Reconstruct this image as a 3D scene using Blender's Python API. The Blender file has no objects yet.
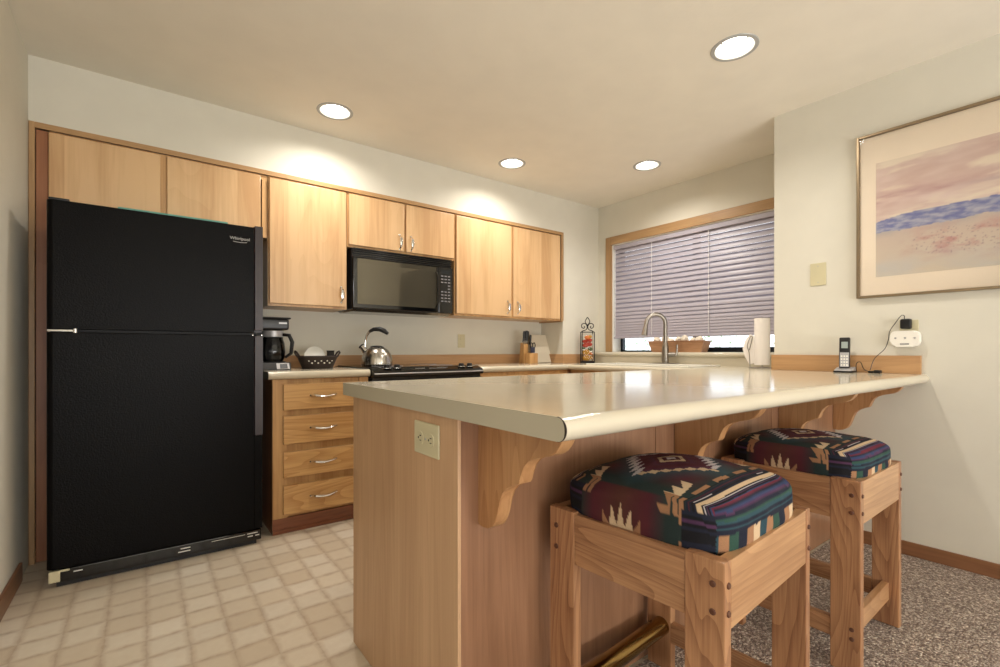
import bpy, bmesh, math, random
from mathutils import Vector, Matrix, noise
random.seed(7)
C = bpy.context.scene.collection
SC = bpy.context.scene
PI = math.pi

# ------------------------------------------------------------------ camera
YAW, F, YH, CAMH = 0.6457, 471.39, 350.8, 1.03
cd = bpy.data.cameras.new('camera'); cam = bpy.data.objects.new('camera', cd); C.objects.link(cam)
cam.location = (0, 0, CAMH); cam.rotation_euler = (PI/2, 0, -YAW)
cd.sensor_width = 36; cd.lens = F*36/1000; cd.shift_y = (YH-333.5)/1000; cd.clip_start = 0.02
SC.camera = cam
SC.view_settings.view_transform = 'Standard'; SC.view_settings.look = 'None'
SC.view_settings.gamma = 1; SC.view_settings.use_curve_mapping = False
SC.view_settings.exposure = 0.38

# ------------------------------------------------------------------ world
w = bpy.data.worlds.new('sky'); SC.world = w; w.use_nodes = True
bg = w.node_tree.nodes['Background']; bg.inputs[0].default_value = (0.86, 0.93, 1.0, 1); bg.inputs[1].default_value = 2.2

# ------------------------------------------------------------------ lights of the room
CEIL = 2.457
CAN_LIGHTS = [(2.219, 1.109), (0.906, 2.837), (2.234, 2.813), (3.089, 2.218), (0.906, 1.109)]
CAN_POWER = 35
def area(name, loc, rot, sx, sy, power, col):
    l = bpy.data.lights.new(name, 'AREA'); l.shape = 'RECTANGLE'; l.size = sx; l.size_y = sy
    l.energy = power; l.color = col
    o = bpy.data.objects.new(name, l); C.objects.link(o); o.location = loc; o.rotation_euler = rot
    return o
# rear: daylight of windows behind the camera, tilted up to brighten the ceiling
area('daylight_rear', (1.2, -3.3, 0.9), (PI/2+1.0, 0, 0), 3.4, 1.6, 185, (0.95, 0.96, 0.98))
area('fill_left', (-2.8, -1.4, 0.9), (PI/2+1.0, 0, -PI/2), 3.2, 1.6, 45, (0.95, 0.96, 0.98))  # unseen fill lamp added to brighten the left-facing sides

# ------------------------------------------------------------------ helpers
def lin(c):
    return tuple(((x/12.92) if x <= 0.04045 else ((x+0.055)/1.055)**2.4) for x in c)
def rgb(r, g, b): return lin((r/255, g/255, b/255)) + (1,)

class MB:
    def __init__(self): self.bm = bmesh.new(); self.mats = []
    def mi(self, m):
        if m is None: return 0
        if m not in self.mats: self.mats.append(m)
        return self.mats.index(m)
    def add(self, vs, fs, m=None):
        i = self.mi(m); bv = [self.bm.verts.new(v) for v in vs]; out = []
        for f in fs:
            try: fa = self.bm.faces.new([bv[k] for k in f]); fa.material_index = i; out.append(fa)
            except ValueError: pass
        return bv, out
    def box(self, x0, x1, y0, y1, z0, z1, bev=0, m=None, seg=2):
        if x0 > x1: x0, x1 = x1, x0
        if y0 > y1: y0, y1 = y1, y0
        if z0 > z1: z0, z1 = z1, z0
        vs = [(x0,y0,z0),(x1,y0,z0),(x1,y1,z0),(x0,y1,z0),(x0,y0,z1),(x1,y0,z1),(x1,y1,z1),(x0,y1,z1)]
        fs = [(0,3,2,1),(4,5,6,7),(0,1,5,4),(1,2,6,5),(2,3,7,6),(3,0,4,7)]
        bv, fa = self.add(vs, fs, m)
        if bev > 0:
            ed = list({e for f in fa for e in f.edges}); i = fa[0].material_index
            r = bmesh.ops.bevel(self.bm, geom=ed, offset=bev, segments=seg, profile=0.5, affect='EDGES', clamp_overlap=True)
            for f in r['faces']: f.material_index = i
        return self
    def prism(self, poly, axis, a0, a1, m=None, bev=0):
        # poly: list of 2D points; axis 'x': (y,z), 'y': (x,z), 'z': (x,y)
        def p3(p, a): return {'x': (a, p[0], p[1]), 'y': (p[0], a, p[1]), 'z': (p[0], p[1], a)}[axis]
        n = len(poly); vs = [p3(p, a0) for p in poly] + [p3(p, a1) for p in poly]
        fs = [tuple(range(n))[::-1], tuple(range(n, 2*n))] + [(k, (k+1) % n, n+(k+1) % n, n+k) for k in range(n)]
        bv, fa = self.add(vs, fs, m)
        if bev > 0:
            i = fa[0].material_index
            ed = list({e for f in fa[:2] for e in f.edges})
            r = bmesh.ops.bevel(self.bm, geom=ed, offset=bev, segments=2, profile=0.5, affect='EDGES', clamp_overlap=True)
            for f in r['faces']: f.material_index = i
        return self
    def lathe(self, prof, c=(0,0,0), n=32, m=None, axis='z', cap=True):
        # prof: (r, h) list
        vs = []; fs = []
        for (r, h) in prof:
            for k in range(n):
                a = 2*PI*k/n; u, v = r*math.cos(a), r*math.sin(a)
                p = {'z': (u, v, h), 'y': (u, h, v), 'x': (h, u, v)}[axis]
                vs.append((c[0]+p[0], c[1]+p[1], c[2]+p[2]))
        for j in range(len(prof)-1):
            for k in range(n):
                a, b = j*n+k, j*n+(k+1) % n; fs.append((a, b, b+n, a+n))
        if cap:
            if prof[0][0] > 1e-6: fs.append(tuple(range(n))[::-1])
            if prof[-1][0] > 1e-6: fs.append(tuple(range((len(prof)-1)*n, len(prof)*n)))
        bv, _ = self.add(vs, fs, m); bmesh.ops.remove_doubles(self.bm, verts=bv, dist=1e-6); return self
    def tube(self, pts, r, n=10, m=None, flat=1.0, closed=False):
        pts = [Vector(p) for p in pts]; N = len(pts)
        rs = r if isinstance(r, (list, tuple)) else [r]*N
        vs = []; fs = []; prev = None
        for i, p in enumerate(pts):
            if closed: t = pts[(i+1) % N]-pts[i-1]
            else: t = pts[min(i+1, N-1)]-pts[max(i-1, 0)]
            t.normalize()
            if prev is None:
                up = Vector((0,0,1)) if abs(t.z) < 0.9 else Vector((0,1,0))
                a = t.cross(up).normalized()
            else:
                a = (prev - t*prev.dot(t)); a = a.normalized() if a.length > 1e-6 else t.orthogonal().normalized()
            prev = a; b = t.cross(a)
            for k in range(n):
                q = 2*PI*k/n; vs.append(p + (a*math.cos(q)+b*math.sin(q)*flat)*rs[i])
        for i in range(N-1 if not closed else N):
            j = (i+1) % N
            for k in range(n):
                fs.append((i*n+k, i*n+(k+1) % n, j*n+(k+1) % n, j*n+k))
        if not closed: fs += [tuple(range(n))[::-1], tuple(range((N-1)*n, N*n))]
        self.add(vs, fs, m); return self
    def ball(self, c, rx, ry=None, rz=None, m=None, n=16, k=10, jit=0):
        ry = ry or rx; rz = rz or rx; vs = []; fs = []
        for j in range(k+1):
            th = PI*j/k
            for i in range(n):
                a = 2*PI*i/n; d = Vector((math.sin(th)*math.cos(a), math.sin(th)*math.sin(a), math.cos(th)))
                s = 1 + (noise.noise(d*2.3+Vector(c)*40)*jit if jit else 0)
                vs.append((c[0]+d.x*rx*s, c[1]+d.y*ry*s, c[2]+d.z*rz*s))
        for j in range(k):
            for i in range(n): fs.append((j*n+i, j*n+(i+1) % n, (j+1)*n+(i+1) % n, (j+1)*n+i))
        bv, _ = self.add(vs, fs, m); bmesh.ops.remove_doubles(self.bm, verts=bv, dist=1e-6); return self

ORI = {}
def finish(mb, name, mat, origin):
    bm = mb.bm
    bmesh.ops.recalc_face_normals(bm, faces=bm.faces)
    o = Vector(origin)
    for v in bm.verts: v.co -= o
    for f in bm.faces: f.smooth = f.calc_area() < 0.03
    for e in bm.edges:
        if len(e.link_faces) == 2 and e.calc_face_angle(0) > 0.5: e.smooth = False
    me = bpy.data.meshes.new(name); bm.to_mesh(me); bm.free()
    ms = mb.mats if mb.mats else [mat]
    for m in ms: me.materials.append(m if m is not None else mat)
    return me
def wn_(o):
    md = o.modifiers.new('weighted', 'WEIGHTED_NORMAL'); md.keep_sharp = True; md.weight = 100
    return o
def tag(o, label, cat, group=None, kind=None):
    if label: o['label'] = label
    if cat: o['category'] = cat
    if group: o['group'] = group
    if kind: o['kind'] = kind
    return o
def thing(name, label, cat, loc, group=None, rotz=0):
    o = bpy.data.objects.new(name, None); C.objects.link(o); o.location = loc; o.rotation_euler = (0, 0, rotz)
    o.empty_display_size = 0.05
    ORI[o] = Vector(loc); return tag(o, label, cat, group)
def part(name, mb, mat, parent, label=None, kind=None):
    o = bpy.data.objects.new(name, finish(mb, name, mat, ORI[parent])); C.objects.link(o); o.parent = parent; wn_(o)
    ORI[o] = ORI[parent]
    if label: o['label'] = label
    if kind: o['kind'] = kind
    return o
def solo(name, mb, mat, origin, label, cat, group=None, kind=None):
    o = bpy.data.objects.new(name, finish(mb, name, mat, origin)); C.objects.link(o); o.location = origin; wn_(o)
    ORI[o] = Vector(origin); return tag(o, label, cat, group, kind)
def struct(name, mb, mat, parent=None):
    o = bpy.data.objects.new(name, finish(mb, name, mat, (0,0,0))); C.objects.link(o); wn_(o)
    ORI[o] = Vector((0,0,0))
    if parent: o.parent = parent
    else: o['kind'] = 'structure'
    return o
def copy_tree(o, parent=None):
    c = o.copy(); C.objects.link(c); c.parent = parent
    for ch in list(o.children): copy_tree(ch, c)
    return c

# ------------------------------------------------------------------ materials
def newmat(name):
    m = bpy.data.materials.new(name); m.use_nodes = True
    return m, m.node_tree, m.node_tree.nodes['Principled BSDF']
def nd(nt, t, **kw):
    n = nt.nodes.new(t)
    for k, v in kw.items():
        if k.startswith('i_'): n.inputs[k[2:].replace('_', ' ')].default_value = v
        else: setattr(n, k, v)
    return n
def ramp(nt, fac, stops, interp='LINEAR'):
    r = nt.nodes.new('ShaderNodeValToRGB'); cr = r.color_ramp; cr.interpolation = interp
    while len(cr.elements) > 1: cr.elements.remove(cr.elements[-1])
    cr.elements[0].position = stops[0][0]; cr.elements[0].color = stops[0][1]
    for p, c in stops[1:]:
        e = cr.elements.new(p); e.color = c
    nt.links.new(fac, r.inputs[0]); return r.outputs[0]
def mix(nt, fac, a, b, mode='MIX'):
    n = nt.nodes.new('ShaderNodeMix'); n.data_type = 'RGBA'; n.blend_type = mode
    for s, v in ((n.inputs[0], fac), (n.inputs[6], a), (n.inputs[7], b)):
        if hasattr(v, 'links') or isinstance(v, bpy.types.NodeSocket): nt.links.new(v, s)
        else: s.default_value = v
    return n.outputs[2]
def math_(nt, op, a, b=None, c=None):
    n = nt.nodes.new('ShaderNodeMath'); n.operation = op
    for s, v in zip(n.inputs, (a, b, c)):
        if v is None: continue
        if isinstance(v, bpy.types.NodeSocket): nt.links.new(v, s)
        else: s.default_value = v
    return n.outputs[0]
def coords(nt, sc=(1,1,1), kind='Object', rot=(0,0,0), loc=(0,0,0)):
    t = nt.nodes.new('ShaderNodeTexCoord'); mp = nt.nodes.new('ShaderNodeMapping')
    mp.inputs['Scale'].default_value = sc; mp.inputs['Rotation'].default_value = rot; mp.inputs['Location'].default_value = loc
    nt.links.new(t.outputs[kind], mp.inputs[0]); return mp.outputs[0]
def noise_(nt, v, scale, detail=4, rough=0.5, dist=0):
    n = nd(nt, 'ShaderNodeTexNoise'); n.inputs['Scale'].default_value = scale; n.inputs['Detail'].default_value = detail
    n.inputs['Roughness'].default_value = rough; n.inputs['Distortion'].default_value = dist
    nt.links.new(v, n.inputs['Vector']); return n.outputs[0]
def bump(nt, p, h, strength=0.2, dist=0.01):
    b = nd(nt, 'ShaderNodeBump'); b.inputs['Strength'].default_value = strength; b.inputs['Distance'].default_value = dist
    nt.links.new(h, b.inputs['Height']); nt.links.new(b.outputs[0], p.inputs['Normal'])
def plain(name, col, rough=0.5, metal=0, coat=0, nbump=0, nscale=200, var=0, spec=0.5):
    m, nt, p = newmat(name)
    p.inputs['Roughness'].default_value = rough; p.inputs['Metallic'].default_value = metal
    p.inputs['Coat Weight'].default_value = coat; p.inputs['Coat Roughness'].default_value = 0.05
    p.inputs['Specular IOR Level'].default_value = spec
    v = coords(nt)
    n1 = noise_(nt, v, 6, 3)
    lo = tuple(x*(1-max(var, .02)) for x in col[:3])+(1,); hi = tuple(min(1, x*(1+max(var, .02))) for x in col[:3])+(1,)
    nt.links.new(ramp(nt, n1, [(0.3, lo), (0.7, hi)]), p.inputs['Base Color'])
    if nbump: bump(nt, p, noise_(nt, v, nscale, 2), nbump, 0.002)
    return m
def wood(name, light, dark, axis='z', rough=0.38, grain=1.0, rings=0.5, stave=0.0, coat=0.15, scale=1.0, seed=0.0):
    m, nt, p = newmat(name)
    p.inputs['Roughness'].default_value = rough; p.inputs['Coat Weight'].default_value = coat; p.inputs['Coat Roughness'].default_value = 0.18
    k = {'x': 0, 'y': 1, 'z': 2}[axis]
    def sc(al, ac): s = [ac*scale]*3; s[k] = al*scale; return tuple(s)
    off = (seed, seed*1.7, seed*.6)
    fine = noise_(nt, coords(nt, sc(2.5, 90), loc=off), 1.0, 5, 0.6)
    mid = noise_(nt, coords(nt, sc(0.9, 9), loc=off), 1.0, 3, 0.55, 0.6)
    # cathedral rings: distance field stretched along the grain, warped
    rv = noise_(nt, coords(nt, sc(0.30, 3.0), loc=off), 1.0, 2, 0.4, 0.3)
    ring = math_(nt, 'FRACT', math_(nt, 'MULTIPLY', rv, 26.0))
    ring = math_(nt, 'POWER', ring, 2.2)
    a = math_(nt, 'MULTIPLY', fine, 0.45*grain)
    b = math_(nt, 'MULTIPLY', mid, 0.55)
    c = math_(nt, 'MULTIPLY', ring, 0.42*rings)
    s = math_(nt, 'ADD', math_(nt, 'ADD', a, b), c)
    if stave > 0:
        t = nt.nodes.new('ShaderNodeTexCoord'); sp = nt.nodes.new('ShaderNodeSeparateXYZ'); nt.links.new(t.outputs['Object'], sp.inputs[0])
        u = math_(nt, 'ADD', sp.outputs[0 if k != 0 else 2], math_(nt, 'MULTIPLY', sp.outputs[1 if k != 1 else 0], 0.93))
        wn = nt.nodes.new('ShaderNodeTexWhiteNoise'); wn.noise_dimensions = '1D'
        nt.links.new(math_(nt, 'FLOOR', math_(nt, 'MULTIPLY', math_(nt, 'ADD', u, seed+5.03), 8.3)), wn.inputs['W'])
        s = math_(nt, 'ADD', s, math_(nt, 'MULTIPLY', math_(nt, 'SUBTRACT', wn.outputs[0], 0.5), stave))
    lo = 0.30; hi = 0.45*grain*0.62+0.55*0.62+0.3*rings
    col = ramp(nt, s, [(lo, light), (min(.99, max(hi, lo+.2)), dark)])
    nt.links.new(col, p.inputs['Base Color'])
    bump(nt, p, fine, 0.06, 0.002)
    return m

M = {}
M['wall'] = plain('wall_paint', rgb(214, 209, 194), 0.85, nbump=0.12, nscale=90)
M['ceil'] = plain('ceiling_paint', rgb(232, 225, 210), 0.9, nbump=0.25, nscale=60)
MAP_L, MAP_D = rgb(214, 176, 130), rgb(192, 150, 104)
M['maple'] = wood('maple_veneer', MAP_L, MAP_D, 'z', grain=0.45, rings=0.05, stave=0.20)
M['maple_b'] = wood('maple_veneer_b', MAP_L, MAP_D, 'z', grain=0.45, rings=0.10, stave=0.14, seed=3.1)
M['frame'] = wood('maple_frame', rgb(212, 170, 116), rgb(176, 130, 80), 'z', grain=0.5, rings=0.1)
M['case_x'] = wood('oak_casing_x', rgb(188, 150, 104), rgb(158, 120, 78), 'x', grain=0.8, rings=0.1)
M['case_y'] = wood('oak_casing_y', rgb(186, 150, 106), rgb(156, 120, 80), 'y', grain=0.8, rings=0.1)
M['case_z'] = wood('oak_casing_z', rgb(186, 150, 106), rgb(156, 120, 80), 'z', grain=0.8, rings=0.1)
M['oak_x'] = wood('oak_drawer', rgb(222, 180, 122), rgb(182, 134, 80), 'x', grain=0.9, rings=0.5, scale=1.5)
M['red_z'] = wood('red_stained_panel', rgb(176, 118, 78), rgb(140, 88, 56), 'z', grain=0.6, rings=0.1, rough=0.4)
M['red_x'] = wood('red_stained_kick', rgb(138, 84, 56), rgb(104, 58, 36), 'x', grain=0.6, rings=0.1)
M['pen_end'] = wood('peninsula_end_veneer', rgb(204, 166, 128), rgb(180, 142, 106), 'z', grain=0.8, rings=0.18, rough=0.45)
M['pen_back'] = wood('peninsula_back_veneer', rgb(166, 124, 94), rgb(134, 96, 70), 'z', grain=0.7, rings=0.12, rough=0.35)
M['corbel'] = wood('oak_corbel', rgb(200, 154, 106), rgb(166, 118, 76), 'z', grain=0.8, rings=0.35, scale=1.6, rough=0.4)
M['stool_z'] = wood('stool_oak_upright', rgb(198, 150, 108), rgb(136, 90, 60), 'z', grain=0.9, rings=0.42, scale=2.2, rough=0.36, coat=0.3)
M['stool_x'] = wood('stool_oak_rail_x', rgb(206, 162, 118), rgb(164, 120, 82), 'x', grain=0.8, rings=0.3, scale=1.8, rough=0.33, coat=0.35)
M['stool_y'] = wood('stool_oak_rail_y', rgb(198, 152, 110), rgb(134, 90, 60), 'y', grain=1.0, rings=0.42, scale=2.2, rough=0.4, coat=0.2)
M['base_x'] = wood('oak_baseboard_x', rgb(150, 104, 70), rgb(118, 78, 50), 'y', grain=0.7, rings=0.1)
M['peg'] = plain('walnut_peg', rgb(92, 54, 36), 0.5)
M['splash_x'] = wood('wood_splash_x', rgb(198, 156, 112), rgb(172, 130, 88), 'x', grain=0.6, rings=0.15)
M['splash_y'] = wood('wood_splash_y', rgb(200, 158, 112), rgb(174, 132, 90), 'y', grain=0.6, rings=0.15)
M['lam'] = plain('cream_laminate', rgb(206, 197, 176), 0.13, nbump=0, var=0.02, spec=0.5)
M['lam_edge'] = plain('cream_laminate_edge', rgb(182, 174, 152), 0.4, var=0.02)
M['lam_core'] = plain('laminate_seam', rgb(46, 36, 28), 0.7)
def black_tex():
    m, nt, p = newmat('black_textured_steel')
    p.inputs['Base Color'].default_value = rgb(9, 8, 8); p.inputs['Roughness'].default_value = 0.32
    p.inputs['Specular IOR Level'].default_value = 0.09
    v = coords(nt); bump(nt, p, noise_(nt, v, 150, 4, 0.65), 0.45, 0.003)
    return m
M['fridge'] = black_tex()
M['black'] = plain('black_plastic', rgb(18, 17, 18), 0.35)
M['blackg'] = plain('black_gloss', rgb(9, 9, 10), 0.08, spec=0.6)
M['rubber'] = plain('dark_gasket', rgb(22, 20, 20), 0.6)
M['hstrip'] = plain('fridge_handle_plastic', rgb(48, 36, 38), 0.38)
M['white'] = plain('white_plastic', rgb(236, 232, 222), 0.4)
M['ivory'] = plain('ivory_plastic', rgb(202, 193, 158), 0.4)
M['ringgrey'] = plain('ring_grey', rgb(170, 170, 166), 0.4)
M['chrome'] = plain('chrome', rgb(225, 225, 222), 0.12, metal=1)
M['nickel'] = plain('brushed_nickel', rgb(158, 152, 144), 0.3, metal=1)
def steel():
    m, nt, p = newmat('brushed_steel'); p.inputs['Metallic'].default_value = 1; p.inputs['Roughness'].default_value = 0.24
    v = coords(nt, (60, 60, 1.5)); n = noise_(nt, v, 1, 4)
    nt.links.new(ramp(nt, n, [(0.3, rgb(150, 146, 140)), (0.7, rgb(212, 208, 200))]), p.inputs['Base Color']); return m
M['steel'] = steel()
M['brass'] = plain('aged_brass', rgb(150, 122, 74), 0.16, metal=1)
M['teal'] = plain('teal_plastic', rgb(96, 160, 146), 0.4)
M['iron'] = plain('wrought_iron', rgb(26, 22, 20), 0.5, metal=0.6)
M['label'] = plain('printed_label', rgb(210, 208, 202), 0.5)
M['btn'] = plain('grey_key', rgb(120, 118, 120), 0.5)
M['alum'] = plain('dark_aluminium', rgb(22, 28, 34), 0.35, metal=0.3)
M['blind'] = plain('lilac_grey_slat', rgb(172, 166, 176), 0.40)
M['cord'] = plain('white_cord', rgb(236, 234, 232), 0.7)
M['knifewood'] = wood('beech_block', rgb(214, 170, 112), rgb(176, 128, 76), 'z', grain=0.6, rings=0.2)
M['board'] = plain('cream_board', rgb(214, 204, 184), 0.5)
M['paper'] = plain('paper_towel', rgb(248, 242, 236), 0.9, nbump=0.3, nscale=120)
M['wicker'] = wood('pale_wicker', rgb(204, 158, 118), rgb(150, 106, 74), 'y', grain=1.2, rings=0.1, scale=3)
M['cream'] = plain('cream_cloth', rgb(236, 224, 206), 0.9)
M['porc'] = plain('white_porcelain', rgb(232, 230, 220), 0.2)
M['silver'] = plain('silver_plastic', rgb(176, 174, 174), 0.35, metal=0.3)
M['lcd'] = plain('lcd_grey', rgb(150, 160, 156), 0.3)
M['champ'] = plain('champagne_metal', rgb(150, 132, 106), 0.3, metal=0.75)
M['mat'] = plain('cream_mat_board', rgb(248, 232, 210), 0.85)
M['dkblue'] = plain('dark_display', rgb(24, 30, 34), 0.15)
M['fruit_y'] = plain('yellow_fruit', rgb(206, 152, 44), 0.5)
M['fruit_r'] = plain('red_fruit', rgb(196, 66, 44), 0.5)
M['fruit_o'] = plain('orange_fruit', rgb(226, 130, 62), 0.5)
M['fruit_g'] = plain('green_leafy', rgb(110, 126, 84), 0.6)
M['leaf'] = plain('shrub_leaf', rgb(120, 150, 96), 0.6, var=.2)
M['snow'] = plain('pale_ground', rgb(225, 228, 230), 0.9)
def emis(name, col, s):
    m, nt, p = newmat(name); p.inputs['Base Color'].default_value = (0.9, .9, .9, 1)
    p.inputs['Emission Color'].default_value = col; p.inputs['Emission Strength'].default_value = s; return m
M['bulb'] = emis('lamp_face', (1, 0.95, 0.86, 1), 9)
def glass(name, tint=(1,1,1,1), ior=1.45, gl=1.0):
    m = bpy.data.materials.new(name); m.use_nodes = True; nt = m.node_tree
    nt.nodes.remove(nt.nodes['Principled BSDF']); out = nt.nodes['Material Output']
    tr = nd(nt, 'ShaderNodeBsdfTransparent'); tr.inputs[0].default_value = tint
    g = nd(nt, 'ShaderNodeBsdfGlossy'); g.inputs['Roughness'].default_value = 0.02
    fr = nd(nt, 'ShaderNodeFresnel'); fr.inputs[0].default_value = ior
    mx = nd(nt, 'ShaderNodeMixShader'); nt.links.new(fr.outputs[0], mx.inputs[0])
    nt.links.new(tr.outputs[0], mx.inputs[1]); nt.links.new(g.outputs[0], mx.inputs[2]); nt.links.new(mx.outputs[0], out.inputs[0])
    return m
M['glass'] = glass('clear_glass'); M['jar'] = glass('jar_glass', (1,1,1,1), 1.18); M['tint'] = glass('carafe_glass', (0.5, 0.5, 0.5, 1), 1.5)

def vinyl():
    m, nt, p = newmat('vinyl_tile_floor'); p.inputs['Roughness'].default_value = 0.42
    t = nt.nodes.new('ShaderNodeTexCoord'); v0 = t.outputs['Object']
    # wobble
    nz = nd(nt, 'ShaderNodeTexNoise'); nz.inputs['Scale'].default_value = 9; nt.links.new(v0, nz.inputs['Vector'])
    vm = nd(nt, 'ShaderNodeVectorMath', operation='MULTIPLY_ADD'); nt.links.new(nz.outputs[1], vm.inputs[0])
    vm.inputs[1].default_value = (0.016,)*3; nt.links.new(v0, vm.inputs[2])
    sp = nt.nodes.new('ShaderNodeSeparateXYZ'); nt.links.new(vm.outputs[0], sp.inputs[0])
    T = 0.121
    fx = math_(nt, 'FRACT', math_(nt, 'DIVIDE', math_(nt, 'ADD', sp.outputs[0], 10.03), T)); fy = math_(nt, 'FRACT', math_(nt, 'DIVIDE', math_(nt, 'ADD', sp.outputs[1], 10.0), T))
    ex = math_(nt, 'MINIMUM', fx, math_(nt, 'SUBTRACT', 1.0, fx)); ey = math_(nt, 'MINIMUM', fy, math_(nt, 'SUBTRACT', 1.0, fy))
    e = math_(nt, 'MINIMUM', ex, ey)
    wn = nt.nodes.new('ShaderNodeTexWhiteNoise'); wn.noise_dimensions = '2D'
    cb = nt.nodes.new('ShaderNodeCombineXYZ')
    nt.links.new(math_(nt, 'FLOOR', math_(nt, 'DIVIDE', math_(nt, 'ADD', sp.outputs[0], 10.03), T)), cb.inputs[0])
    nt.links.new(math_(nt, 'FLOOR', math_(nt, 'DIVIDE', math_(nt, 'ADD', sp.outputs[1], 10.0), T)), cb.inputs[1])
    nt.links.new(cb.outputs[0], wn.inputs['Vector'])
    tile = ramp(nt, wn.outputs[0], [(0, rgb(208, 194, 172)), (0.5, rgb(220, 209, 189)), (1, rgb(226, 218, 202))])
    n2 = noise_(nt, v0, 26, 5, 0.6)
    tile = mix(nt, math_(nt, 'MULTIPLY', n2, 0.5), tile, rgb(194, 174, 150))
    edge = ramp(nt, math_(nt, 'ADD', e, math_(nt, 'MULTIPLY', math_(nt, 'SUBTRACT', n2, 0.5), 0.30)), [(0.0, (1,1,1,1)), (0.035, (.6,.6,.6,1)), (0.16, (0,0,0,1))])
    col = mix(nt, math_(nt, 'MULTIPLY', edge, 0.62), tile, rgb(168, 144, 120))
    nt.links.new(col, p.inputs['Base Color'])
    bump(nt, p, ramp(nt, e, [(0, (0,0,0,1)), (0.12, (1,1,1,1))]), 0.25, 0.003)
    return m
M['vinyl'] = vinyl()
def carpet():
    m, nt, p = newmat('loop_carpet'); p.inputs['Roughness'].default_value = 0.97; p.inputs['Specular IOR Level'].default_value = 0.1
    v = coords(nt); 
    vo = nd(nt, 'ShaderNodeTexVoronoi'); vo.inputs['Scale'].default_value = 150; nt.links.new(v, vo.inputs['Vector'])
    n = noise_(nt, v, 120, 3, 0.7)
    sp = nt.nodes.new('ShaderNodeSeparateColor'); nt.links.new(vo.outputs['Color'], sp.inputs[0])
    c1 = ramp(nt, sp.outputs[0], [(0, rgb(138, 122, 112)), (0.3, rgb(190, 172, 158)), (0.62, rgb(222, 206, 190)), (0.88, rgb(244, 232, 218))])
    c2 = mix(nt, ramp(nt, n, [(0.42, (1,1,1,1)), (0.6, (0,0,0,1))]), c1, rgb(134, 118, 110))
    nt.links.new(c2, p.inputs['Base Color'])
    bump(nt, p, vo.outputs['Distance'], 1.0, -0.008)
    return m
M['carpet'] = carpet()
def vcol(name, rough=0.9, sheen=0.0, weave=0):
    m, nt, p = newmat(name); a = nd(nt, 'ShaderNodeAttribute', attribute_name='Col')
    p.inputs['Roughness'].default_value = rough
    if weave:
        n = noise_(nt, coords(nt, (1,1,1)), 380, 2)
        nt.links.new(mix(nt, math_(nt, 'MULTIPLY', n, 0.35), a.outputs[0], (0.02, 0.02, 0.02, 1)), p.inputs['Base Color'])
        bump(nt, p, n, 0.3, 0.002); p.inputs['Specular IOR Level'].default_value = 0.25
    else: nt.links.new(a.outputs[0], p.inputs['Base Color'])
    return m
M['fabric'] = vcol('woven_southwest_fabric', weave=1)
M['print'] = vcol('watercolour_print')

def text_mb(s, size, place, depth=0.0006, mat=None):
    cu = bpy.data.curves.new('t', 'FONT'); cu.body = s; cu.size = size; cu.extrude = depth; cu.align_x = 'CENTER'; cu.align_y = 'CENTER'
    cu.resolution_u = 3
    o = bpy.data.objects.new('t', cu); C.objects.link(o)
    dg = bpy.context.evaluated_depsgraph_get(); me = bpy.data.meshes.new_from_object(o.evaluated_get(dg))
    mb = MB(); mb.bm.from_mesh(me); bmesh.ops.transform(mb.bm, matrix=place, verts=mb.bm.verts)
    bpy.data.objects.remove(o); bpy.data.curves.remove(cu); bpy.data.meshes.remove(me)
    for f in mb.bm.faces: f.material_index = 0
    return mb
def facing_minus_y(x, y, z): return Matrix.Translation((x, y, z)) @ Matrix.Rotation(PI/2, 4, 'X')

# ------------------------------------------------------------------ structure
XL, XP, XR = -0.4485, 3.069, 3.632
YS, YB, YJ = 3.1785, 3.48, 1.291
NZ = 2.137                                   # top of the cabinet niche
FY = 0.96                                    # carpet / vinyl line
struct('floor', MB().box(-3.1, 3.9, FY, 3.7, -0.08, 0), M['vinyl'])
struct('floor', MB().box(-3.1, 3.9, -3.6, FY, -0.08, 0.004), M['carpet'])
struct('wall_back', MB().box(XL, 3.133, YB, 3.7, 0, NZ).box(XL, 3.133, YS, 3.7, NZ, CEIL).box(3.133, XR, YS, 3.7, 0, CEIL), M['wall'])
WY0, WY1, WZ0, WZ1 = 1.38, 3.005, 1.02, 2.058
struct('wall_right', MB().box(XR, 3.80, YJ, 3.7, 0, WZ0).box(XR, 3.80, YJ, 3.7, WZ1, CEIL).box(XR, 3.80, WY1, 3.7, WZ0, WZ1).box(XR, 3.80, YJ, WY0, WZ0, WZ1)
       .box(XP, 3.80, -3.6, YJ, 0, CEIL), M['wall'])
struct('wall_left', MB().box(XL-0.12, XL, 0.9, 3.7, 0, CEIL).box(-3.1, XL-0.12, 0.9, 1.02, 0, CEIL), M['wall'])
struct('wall_rear', MB().box(-3.1, 3.07, -3.7, -3.58, 0, CEIL).box(-3.2, -3.08, -3.6, 0.9, 0, CEIL), M['wall'])
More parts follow.
